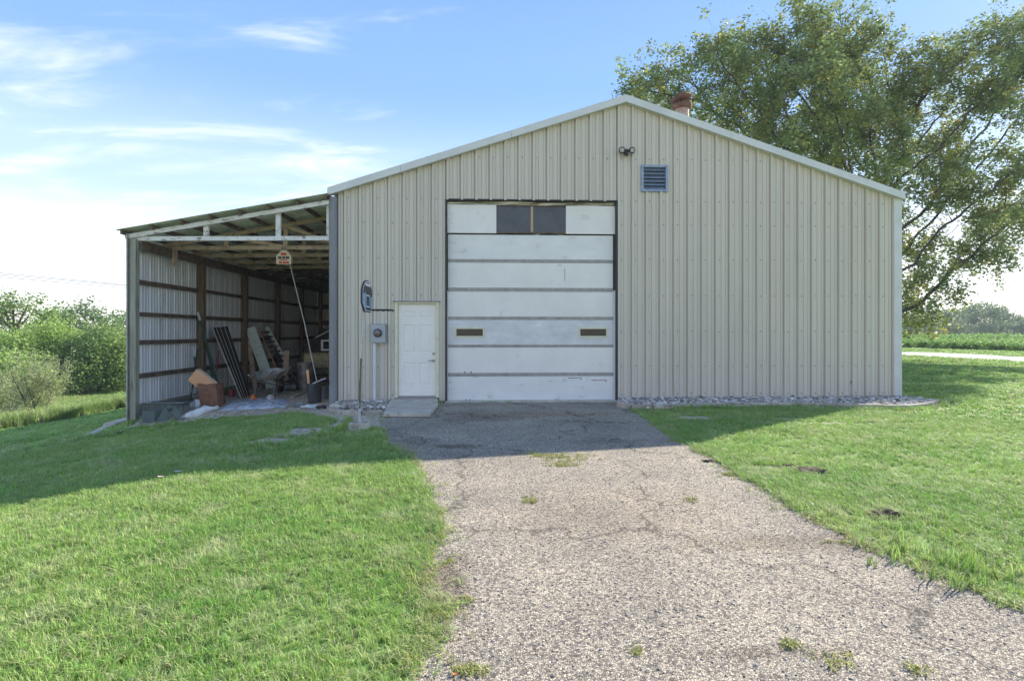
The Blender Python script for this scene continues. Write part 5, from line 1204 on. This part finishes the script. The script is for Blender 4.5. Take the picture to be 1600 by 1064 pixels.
def puff(lobes, n, size, tintv=.3, inner=.55):
    P = []
    for (x, y, z, rx, ry, rz_) in lobes:
        k = max(4, int(n * (rx * rz_))); d = rng.normal(0, 1, (k, 3)); d /= np.linalg.norm(d, axis=1)[:, None]; rad = rng.uniform(inner, 1.0, k)[:, None]
        nz = 1 + .28 * np.sin(d @ rng.uniform(-5, 5, 3) + rng.uniform(0, 6))[:, None] + .15 * np.sin(d @ rng.uniform(-11, 11, 3))[:, None]
        P.append(np.array([x, y, z]) + d * rad * nz * np.array([rx, ry, rz_]))
    return np.concatenate(P)
def shrub_proto(name, loc, h, w, m, label, cat, group=None, n=240, size=.11, spiky=0):
    t = thing(name, loc, label, cat, group); L = []
    for k in range(9):
        a = rng.uniform(0, 6.28); rr = rng.uniform(0, .55) * w; hz = h * rng.uniform(.25, .72); sz = rng.uniform(.28, .42)
        L.append((loc[0] + rr * math.cos(a), loc[1] + rr * math.sin(a) * .8, loc[2] + hz, w * sz, w * sz, h * sz * .75))
    L.append((loc[0], loc[1], loc[2] + h * .7, w * .3, w * .3, h * .3)); L.append((loc[0], loc[1], loc[2] + h * .2, w * .75, w * .6, h * .22))
    P = puff(L, n, size)
    if spiky:
        u = rng.uniform(0, 1, (spiky, 1)); top = np.array([loc[0], loc[1], loc[2] + h * .75]) + rng.normal(0, 1, (spiky, 3)) * np.array([w * .4, w * .3, h * .08])
        P = np.concatenate([P] + [top + np.array([0, 0, h * .12 * q]) + rng.normal(0, .03, top.shape) for q in (0, .6, 1.2, 1.8, 2.4)])
    V, F, T = leaves(P, size, 9, size * 1.1, .35, .32); fastmesh('foliage', V, F, m, t, T)
    st_ = [np.array(loc)]; par = [-1]
    for k in range(9):
        a = rng.uniform(0, 6.28); e = np.array(loc) + np.array([math.cos(a) * w * .5, math.sin(a) * w * .4, h * rng.uniform(.5, .85)]); mid = (np.array(loc) * 1.2 + e * .8) / 2 + rng.normal(0, .08, 3)
        st_ += [mid, e]; par += [0, len(st_) - 2]
    V, F = tubes(np.array(st_), np.array(par), np.array([.05 * h / 3 + .01] + [.028, .014] * 9), 5); fastmesh('stem', V, F, M['bark'], t)
    return t
def P3(px, py, Y): q = at(px, py, Y); return (q.x, Y, gz(q.x, Y) - .05)
def hgt(px, top, Y): q = at(px, top, Y); return q.z - gz(q.x, Y)
sg_ = 'leafy shrubs along the meadow edge left of the lean-to'
specs = [  # px, top py, Y, width m, material, label
    (15, 545, 22, 2.3, 'bushleaf', 'light green shrub cut by the left edge of the photo in the hedge row'),
    (75, 503, 26, 3.3, 'bushleaf', 'tall bright green rounded bush in the middle of the left hedge row'),
    (128, 518, 27, 2.8, 'bushleaf', 'bright green bush just right of the tallest rounded one in the left hedge row'),
    (178, 500, 26, 3.0, 'bushdark', 'darker large-leaved bush nearest the lean-to corner post'),
    (40, 515, 28, 2.9, 'bushdark', 'darker bush behind the weedy shrub at the far left'),
    (-40, 510, 25, 3.2, 'bushleaf', 'bright bush at the far left beyond the photo edge'),
    (225, 512, 29, 3.0, 'bushdark', 'dark bush half hidden behind the lean-to corner')]
for (px, py, Y, w, m, lab) in specs:
    Y *= 1.42; w *= 1.4
    shrub_proto('shrub', P3(px, 0, Y), hgt(px, py, Y), w, M[m], lab, 'shrub', None, 140, .16)
shrub_proto('weedy_shrub', P3(52, 0, 20), hgt(52, 562, 20), 1.35, M['weedleaf'], 'thin greyish twiggy weed bush standing in front of the bright hedge row', 'shrub', None, 300, .055, 60)
shrub_proto('weedy_shrub', P3(8, 0, 21), hgt(8, 588, 21), 1.4, M['weedleaf'], 'low greyish weed bush at the left edge of the photo', 'shrub', None, 260, .055, 30)
# upright thin trees and rounded tree tops behind
def tree(name, loc, h, w, m, label, group=None, n=70, size=.22, crown0=.3, per=9, cl=11, cat='tree'):
    t = thing(name, loc, label, cat, group); L = []
    for k in range(cl):
        f_ = rng.uniform(crown0, .92); a = rng.uniform(0, 6.28); wid = w * (1 - .55 * abs(f_ - .5) * 1.3); rr = rng.uniform(.0, .75) * wid
        L.append((loc[0] + rr * math.cos(a), loc[1] + rr * math.sin(a), loc[2] + h * f_, wid * rng.uniform(.3, .5), wid * rng.uniform(.3, .5), h * rng.uniform(.07, .13)))
    L.append((loc[0], loc[1], loc[2] + h * .9, w * .3, w * .3, h * .1))
    P = puff(L, n, size); V, F, T = leaves(P, size, per, size * 1.1, .35, .3); fastmesh('crown', V, F, m, t, T)
    nd = [np.array(loc), np.array(loc) + (0.1, 0, h * .3), np.array(loc) + (0, 0, h * .6), np.array(loc) + (0, 0, h * .85)]; par = [-1, 0, 1, 2]; rr_ = [h * .03, h * .024, h * .016, .02]
    for q in L[:8]: nd.append(np.array(q[:3])); par.append(1 if q[2] - loc[2] < h * .55 else 2); rr_.append(h * .008)
    V, F = tubes(np.array(nd), np.array(par), np.array(rr_), 6); fastmesh('trunk', V, F, M['bark'], t, smooth=True)
    return t
for (px, py, Y, w, lab) in ((22, 458, 40, 1.9, 'tall thin feathery tree at the far left above the hedge row'), (62, 458, 42, 1.2, 'narrow pointed tree, second from the left above the hedge row'), (-25, 470, 44, 2.4, 'tree at the far left edge of the photo above the hedge row')):
    tree('thin_tree', P3(px, 0, Y), hgt(px, py, Y), w, M['bushdark'], lab, None, 60, .2, .35)
for (px, py, Y, w, lab) in ((100, 484, 55, 3.4, 'dull green tree top between the thin trees and the domed tree'), (133, 472, 58, 4.2, 'dull green domed tree highest above the hedge near the lean-to'), (163, 483, 56, 2.8, 'small tree top right of the domed tree behind the hedge'), (190, 488, 60, 4.0, 'tree top just left of the lean-to corner post behind the hedge'), (235, 486, 60, 4.5, 'tree behind the lean-to wall')):
    tree('hedgerow_tree', P3(px, 0, Y), hgt(px, py, Y), w, M['farleaf'], lab, None, 26, .3, .35)
# far treeline to the right, with three prototypes copied
protos = []
tl = 'trees of the distant wood beyond the bean field'; ll = 'hazy round-crowned tree in the distant wood beyond the bean field'
for k in range(3):
    protos.append(tree('distant_tree', (60 + 8 * k, 170, -.2), 10, 5.5, M['farleaf'], ll, tl, 9, .55, .12, 9, 14))
def far_at(px, top, Y, pr):
    q = at(px, top, Y); return (q.x, Y, -.2), q.z + .2
tops = [(1412, 492), (1428, 488), (1445, 484), (1462, 480), (1478, 481), (1492, 486), (1508, 480), (1522, 476), (1538, 472), (1552, 474), (1565, 476), (1580, 488), (1594, 492), (1612, 488), (1630, 484), (1650, 486), (1672, 480), (1395, 490), (1375, 488), (1350, 490), (1700, 484), (1725, 488)]
for i, (px, tp) in enumerate(tops):
    Y = 150 + rng.uniform(-8, 14); loc, h = far_at(px, tp + rng.uniform(-3, 3), Y, 0)
    if i < 3: o = protos[i]; o.location = loc; o.rotation_euler = (0, 0, i)
    else: o = dup(protos[i % 3], loc, rng.uniform(0, 6.28))
    sc_ = h / 10; o.scale = (sc_ * 1.0 * rng.uniform(.8, 1.1),) * 2 + (sc_,)
for i in range(26):                        # lower edge growth of the wood
    px = 1340 + i * 16; Y = 140 + rng.uniform(-3, 3); loc, h = far_at(px, 505 + rng.uniform(-6, 5), Y, 0)
    o = dup(protos[i % 3], loc, rng.uniform(0, 6.28), (.55, .55, h / 10), label='low bushy tree along the front edge of the distant wood'); o['group'] = 'low trees fronting the distant wood'

# power lines
for k, (y0, y1, lab) in enumerate(((426.5, 445.5, 'uppermost of the three thin power lines at the left sky'), (429, 447, 'middle of the three thin power lines at the left sky'), (433, 450.5, 'lowest of the three thin power lines at the left sky'))):
    a = at(-300, y0 - 24 - (y1 - y0) * .5, 60); b = at(200, y1, 75); c_ = at(0, y0, 66); e_ = at(420, y1 + 6, 84)
    pts = [a, c_, b, e_]; tag(MB().tube(pts, .034, 5).build('power_line', M['dark'], None), lab, 'power line', 'power lines left of the lean-to')

# ------------------------------------------------------------------ grass (geometry-node instances of small tufts)
def tuft(name, nb, h, w, spread, m, lean_=.5, strawf=.12):
    V = []; F = []; MI = []
    for k in range(nb):
        a = random.uniform(0, 6.28); r0 = random.uniform(0, spread); bx, by = r0 * math.cos(a), r0 * math.sin(a); hh = h * random.uniform(.55, 1.15); b = random.uniform(0, 6.28); l_ = hh * random.uniform(.1, lean_ * 1.6)
        wx, wy = -math.sin(b + random.uniform(-.8, .8)) * w / 2, math.cos(b) * w / 2; k0 = len(V)
        for f_ in (0, .5):
            cx_, cy_, cz_ = bx + math.cos(b) * l_ * f_ ** 2, by + math.sin(b) * l_ * f_ ** 2, hh * f_ * (1 if f_ < .6 else .95); ww = 1 - f_ * .35
            V += [(cx_ - wx * ww, cy_ - wy * ww, cz_ - .008 * (f_ == 0)), (cx_ + wx * ww, cy_ + wy * ww, cz_ - .008 * (f_ == 0))]
        V.append((bx + math.cos(b) * l_, by + math.sin(b) * l_, hh * (1 - .3 * (l_ / hh) ** 2)))
        F += [(k0, k0 + 1, k0 + 3, k0 + 2), (k0 + 2, k0 + 3, k0 + 4)]; s_ = 1 if random.random() < strawf else 0; MI += [s_, s_]
    me = bpy.data.meshes.new(name); me.from_pydata(V, [], F); me.materials.append(m); me.materials.append(M['straw']); me.polygons.foreach_set('material_index', MI); me.update()
    return bpy.data.objects.new(name, me)
def scatter(name, P, scale, tufts, label, cat, kind='stuff'):
    me = bpy.data.meshes.new(name); me.vertices.add(len(P)); me.vertices.foreach_set('co', np.asarray(P, np.float32).ravel())
    a = me.attributes.new('sc', 'FLOAT', 'POINT'); a.data.foreach_set('value', np.asarray(scale, np.float32)); me.update()
    o = bpy.data.objects.new(name, me); C.objects.link(o)
    col = bpy.data.collections.new(name + '_tufts')
    for t in tufts: col.objects.link(t)
    ng = bpy.data.node_groups.new(name + '_nodes', 'GeometryNodeTree')
    ng.interface.new_socket('Geometry', in_out='INPUT', socket_type='NodeSocketGeometry'); ng.interface.new_socket('Geometry', in_out='OUTPUT', socket_type='NodeSocketGeometry')
    n = ng.nodes; l = ng.links; gi = n.new('NodeGroupInput'); go = n.new('NodeGroupOutput'); ip = n.new('GeometryNodeInstanceOnPoints'); ci = n.new('GeometryNodeCollectionInfo')
    ci.inputs['Collection'].default_value = col; ci.inputs['Separate Children'].default_value = True; ci.inputs['Reset Children'].default_value = True
    ip.inputs['Pick Instance'].default_value = True
    rv = n.new('FunctionNodeRandomValue'); rv.data_type = 'FLOAT_VECTOR'; rv.inputs[0].default_value = (-.12, -.12, 0); rv.inputs[1].default_value = (.12, .12, 6.283)
    na = n.new('GeometryNodeInputNamedAttribute'); na.data_type = 'FLOAT'; na.inputs['Name'].default_value = 'sc'
    m2p = n.new('GeometryNodeMeshToPoints')
    l.new(gi.outputs[0], m2p.inputs['Mesh']); l.new(m2p.outputs[0], ip.inputs['Points']); l.new(ci.outputs[0], ip.inputs['Instance']); l.new(rv.outputs[0], ip.inputs['Rotation']); l.new(na.outputs[0], ip.inputs['Scale']); l.new(ip.outputs[0], go.inputs[0])
    md = o.modifiers.new('scatter', 'NODES'); md.node_group = ng
    return tag(o, label, cat, kind=kind)
def ring_pts(r0, r1, dens, half=R(60)):
    n = int(half * (r1 * r1 - r0 * r0) * dens); r = np.sqrt(rng.uniform(r0 * r0, r1 * r1, n)); a = rng.uniform(-half, half, n) + YAW
    return np.sin(a) * r, np.cos(a) * r
def lawn_mask(x, y, dirty=True):
    k = ~inpoly(DPOLY, x + rng.normal(0, .02, x.shape), y + rng.normal(0, .02, x.shape)) & ~inpoly(BARN, x, y) & ~inpoly([tuple(p) for p in bedR], x, y - .04) & ~inpoly([(sp[0][0], sp[0][1]), sp[1], sp[2], (fx(685), YF), (fx(600), YF)], x, y)
    k &= ~((x > XO - .1) & (x < XL + .2) & (y > YF - .02) & (y < YBK + .1))
    k &= ~inpoly([tuple(p) for p in RB2], x, y)
    if dirty: k &= rng.random(x.shape) > dirt_amt(x, y) * .97
    return k
RB2 = [ra + rd * -24 + rn * -2.5, ra + rd * 116 + rn * -2.5, ra + rd * 116 + rn * 2.5, ra + rd * -24 + rn * 2.5]
def lawn(name, bands, tufts, label):
    XS = []; SC = []
    for (r0, r1, dens, sc_, half) in bands:
        x, y = ring_pts(r0, r1, dens, half); k = lawn_mask(x, y)
        # thin, patchy growth
        nn_ = fbm(x, y, 1.1, 11); k &= (rng.random(x.shape) < np.clip(.55 + (nn_ - .3) * 1.6, .45, 1))
        x, y, nn_ = x[k], y[k], nn_[k]; XS.append(np.stack([x, y, g(x, y) - .004], 1)); SC.append(sc_ * (.6 + .75 * nn_) * rng.uniform(.75, 1.25, len(x)))
    P = np.concatenate(XS); print(name, len(P)); return scatter(name, P, np.concatenate(SC), tufts, label, 'grass')
lawn('grass', [(1.2, 4, 2300, .9, R(62)), (4, 7, 1500, .95, R(60)), (7, 12, 760, 1.0, R(56))], [tuft('tuft', 13, .060, .0044, .035, M['grass'], .75, .13) for _ in range(5)], 'mown bright green lawn around the driveway')
lawn('grass', [(12, 20, 170, 1.2, R(54)), (20, 34, 55, 1.45, R(53)), (34, 60, 12, 2.2, R(53))], [tuft('far_tuft', 16, .065, .012, .07, M['grass'], .8, .12) for _ in range(4)], 'distant mown lawn and meadow beside the barn')
# lush fringe along edging, walls and the driveway border
def along(pts, n, wid, z=0):
    out = []
    for _ in range(n):
        i = random.randrange(len(pts) - 1); f_ = random.random(); p = Vector(pts[i][:2]).lerp(Vector(pts[i + 1][:2]), f_); p.x += random.gauss(0, wid); p.y += random.gauss(0, wid); out.append((p.x, p.y, gz(p.x, p.y)))
    return np.array(out)
P = np.concatenate([along([(p.x, p.y - .16) for p in edge_pts[3:]], 260, .05), along([gnd(530, 676), gnd(545, 668)], 40, .05), along([gnd(540, 668), gnd(545, 655)], 20, .04), along([gp(1420, 860), gp(1470, 880), gp(1560, 910)], 60, .14), along([gnd(205, 672), gnd(260, 668), gnd(330, 660)], 60, .05)])
LE = [gp(*p) for p in left[2:]]; RE = [gp(*p) for p in right[1:]]
P2 = np.concatenate([along([Vector(q) for q in LE], 620, .05), along([Vector(q) for q in LE], 130, .12), along([Vector(q) for q in RE], 500, .045), along([Vector(q) for q in RE], 90, .12)])
scatter('edge_grass', P2 + np.array([0, 0, .006]), rng.uniform(.35, 1.0, len(P2)), [tuft('edge_tuft', 11, .055, .0055, .045, M['grass'] if k_ else M['weedgrass'], 1.3, .25) for k_ in (0, 1, 1)], 'ragged grass creeping over both edges of the driveway', 'grass')
scatter('long_grass', P, rng.uniform(.7, 1.5, len(P)), [tuft('long_tuft', 12, .095, .006, .03, M['grass'], .5, .08) for _ in range(3)], 'longer uncut grass along the edging, block and driveway border', 'grass')
# tall grass strip at left
G0, G1, G2 = gnd(0, 672), gnd(100, 657), gnd(200, 637)
x = rng.uniform(-30, G2.x + 3.5, 11000); y = np.interp(x, [-30, G0.x, G1.x, G2.x, G2.x + 4], [G0.y - 2, G0.y + .4, G1.y + .4, G2.y + .4, G2.y + .5]) + rng.normal(0, .4, len(x)) + .8 * (fbm(x, x * 0, .5, 3) - .5)
P = np.stack([x, y, g(x, y)], 1)
scatter('tall_grass', P, rng.uniform(.6, 1.35, len(P)), [tuft('tall_tuft', 14, .42, .014, .08, M['tallgrass'], .45, .2) for _ in range(4)], 'strip of tall unmown grass beyond the lawn at left', 'tall grass')
x = rng.uniform(-45, -9, 16000); y = rng.uniform(16, 34, 16000); k = (y > G2.y + 1) & (fbm(x, y, .25, 8) > .42); x, y = x[k], y[k]
scatter('meadow_grass', np.stack([x, y, g(x, y)], 1), rng.uniform(.35, .8, len(x)), [tuft('meadow_tuft', 14, .3, .02, .12, M['tallgrass'], .7, .2) for _ in range(3)], 'rough meadow grass between the tall strip and the hedge', 'grass')
# weeds in the driveway
P = []
for (px, py, rx, ry, n) in ((880, 716, 42, 7, 150), (845, 712, 22, 4, 40), (880, 728, 22, 3, 60), (829, 784, 9, 5, 26), (728, 940, 6, 3, 16), (1078, 783, 5, 4, 12), (1235, 1010, 14, 6, 16), (995, 1022, 8, 4, 8), (1300, 1035, 40, 12, 12), (735, 1050, 30, 8, 22), (700, 880, 10, 5, 12), (1145, 742, 18, 3, 50), (690, 960, 14, 8, 40), (1050, 690, 10, 3, 10), (1430, 1050, 16, 6, 12), (1275, 815, 20, 4, 12), (1320, 850, 30, 4, 14)):
    for _ in range(n): q = gp(px + random.gauss(0, rx * .5), py + random.gauss(0, ry * .5)); P.append((q[0], q[1], .008))
scatter('driveway_weeds', np.array(P), rng.uniform(.5, 1.2, len(P)), [tuft('weed_tuft', 10, .03, .006, .04, M['weedgrass'], 1.5, .35) for _ in range(3)], 'small grass weeds growing through the driveway cracks', 'weeds')
# loose stones, leaf specks on the driveway
bm = bmesh.new(); bmesh.ops.create_icosphere(bm, subdivisions=1, radius=1); bv = np.array([v.co[:] for v in bm.verts]); bf = np.array([[v.index for v in f.verts] for f in bm.faces]); bm.free()
V = []; F = []; T = []; k = 0
pb = [(p.x, p.y) for p in DP]
n = 3600; r_ = np.sqrt(rng.uniform(1.2 ** 2, 7.5 ** 2, n * 3)); a_ = rng.uniform(-R(58), R(58), n * 3); x = np.sin(a_) * r_; y = np.cos(a_) * r_
kk = inpoly(pb, x, y); x, y = x[kk][:n], y[kk][:n]
s_ = rng.uniform(.003, .0075, len(x)); sc3 = np.stack([s_ * rng.uniform(.8, 1.5, len(x)), s_, s_ * .6], 1)
V = (bv[None] * (1 + rng.normal(0, .12, (len(x), len(bv), 1))) * sc3[:, None, :] + np.stack([x, y, np.full(len(x), .0095)], 1)[:, None, :]).reshape(-1, 3)
F = (bf[None] + (np.arange(len(x)) * len(bv))[:, None, None]).reshape(-1, 3)
T = np.repeat(rng.choice([.16, .26, .35, .42, .48], len(x))[:, None] * np.array([[1, .93, .86]]), len(bf), 0)
tag(fastmesh('loose_chips', V, F, M['rock'], None, T), 'loose stone chips scattered over the driveway', 'stone chips', kind='stuff')
# soil clods where the lawn is torn
M['clod'] = mat('dark_clod', (.07, .05, .035), (.12, .09, .06), 12, .95, bump=1)
for (px, py, s_, lab) in ((1268, 738, .10, 'larger torn dark soil clod on the right lawn'), (1228, 730, .05, 'small soil clod just left of the larger torn one on the right lawn'), (1386, 806, .06, 'dark soil clod on the right lawn near the driveway curve'), (1106, 722, .03, 'small dark clump at the right driveway edge near the shadow')):
    p = gnd(px, py); mb = MB()
    mb.blob((p.x, p.y, p.z + .01), (s_ * 1.3, s_ * .7, s_ * .35), 1.1, 4, px, -.01)
    tag(mb.build('soil_clod', M['clod'], None), lab, 'soil clod')
M['paleleaf'] = mat('pale_dead_leaf', (.70, .55, .48), (.55, .42, .34), 20, .8)
for (px, py, m_, sz_, lab) in ((279, 744, 'paleleaf', .05, 'pale curled dead leaf on the shaded left lawn, right one of two'), (252, 752, 'paleleaf', .04, 'pale curled dead leaf on the shaded left lawn, left one of two'), (711, 1058, 'orange', .014, 'tiny red-orange leaf on the near driveway at the bottom edge')):
    p = gnd(px, py); n = 5; V = []; F = []
    for i in range(n):
        f_ = i / (n - 1); w_ = math.sin(math.pi * min(1, f_ * .96 + .02)) * .5
        for sgn in (-1, 0, 1): V.append((p.x + (f_ - .5) * 2 * sz_, p.y + sgn * w_ * sz_, p.z + (.045 if sz_ > .02 else .014) + abs(sgn) * .35 * w_ * sz_ + .3 * sz_ * (f_ - .5) ** 2 * 4))
    for i in range(n - 1):
        for k in range(2): a_ = i * 3 + k; F.append((a_, a_ + 1, a_ + 4, a_ + 3))
    tag(MB().add(V, F).build('fallen_leaf', M[m_], None, smooth=True), lab, 'leaf')
# bean field
x = []; 
fo = 14.5; n = 26000
u = rng.uniform(-45, 120, n); v = fo + rng.uniform(0, 1, n) ** 1.6 * 95; v = fo + np.round((v - fo) / .76) * .76 + rng.normal(0, .08, n)
X = ra.x + rd.x * u + rn.x * v; Y = ra.y + rd.y * u + rn.y * v
k = (X > 4) & (Y > 27)
X, Y, v = X[k], Y[k], v[k]
def beanplant():
    P = rng.normal(0, 1, (14, 3)) * np.array([.16, .16, .14]) + np.array([0, 0, .36]); V, F, T = leaves(P, .17, 5, .07, .8, .25)
    me = bpy.data.meshes.new('bean_plant'); o = fastmesh('bean_plant', V, F, M['beanleaf'], None, T); C.objects.unlink(o); return o
scatter('bean_field', np.stack([X, Y, g(X, Y)], 1), rng.uniform(.85, 1.2, len(X)) * np.where(v > 40, 1.5, 1.0), [beanplant() for _ in range(3)], 'green bean field beyond the road in front of the distant wood', 'bean field')
# thick canopy body below the leaf tips
V = []; F = []; nx, ny = 110, 40
for j in range(ny + 1):
    for i in range(nx + 1):
        uu = -45 + i * 1.5; vv = fo + .1 + (j / ny) ** 1.5 * 100; X_ = ra.x + rd.x * uu + rn.x * vv; Y_ = ra.y + rd.y * uu + rn.y * vv; V.append((X_, Y_, gz(X_, Y_) + (.3 + .06 * mnoise.noise(Vector((X_, Y_, 0))) if j > 0 else .0)))
for j in range(ny):
    for i in range(nx): k = j * (nx + 1) + i; F.append((k, k + 1, k + nx + 2, k + nx + 1))
V = np.array(V); keep = [f for f in F if (V[list(f), 0] > 4).all() and (V[list(f), 1] > 27).all()]
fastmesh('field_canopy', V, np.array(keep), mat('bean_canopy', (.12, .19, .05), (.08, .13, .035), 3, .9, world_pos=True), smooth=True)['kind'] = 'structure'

# ------------------------------------------------------------------ air
hz_ = MB().box(-140, 260, -8, 230, -6, 18.5); ho = hz_.build('haze', M['dark'], None); ho['kind'] = 'stuff'; ho['label'] = 'thin pale summer haze over the fields'; ho['category'] = 'haze'
hm = bpy.data.materials.new('haze_air'); hm.use_nodes = True; hn_ = hm.node_tree.nodes; hn_.clear()
ou = hn_.new('ShaderNodeOutputMaterial'); pv = hn_.new('ShaderNodeVolumePrincipled'); pv.inputs['Color'].default_value = (.86, .92, 1, 1); pv.inputs['Density'].default_value = .0007; pv.inputs['Anisotropy'].default_value = 0
hm.node_tree.links.new(pv.outputs[0], ou.inputs['Volume']); ho.data.materials.clear(); ho.data.materials.append(hm)
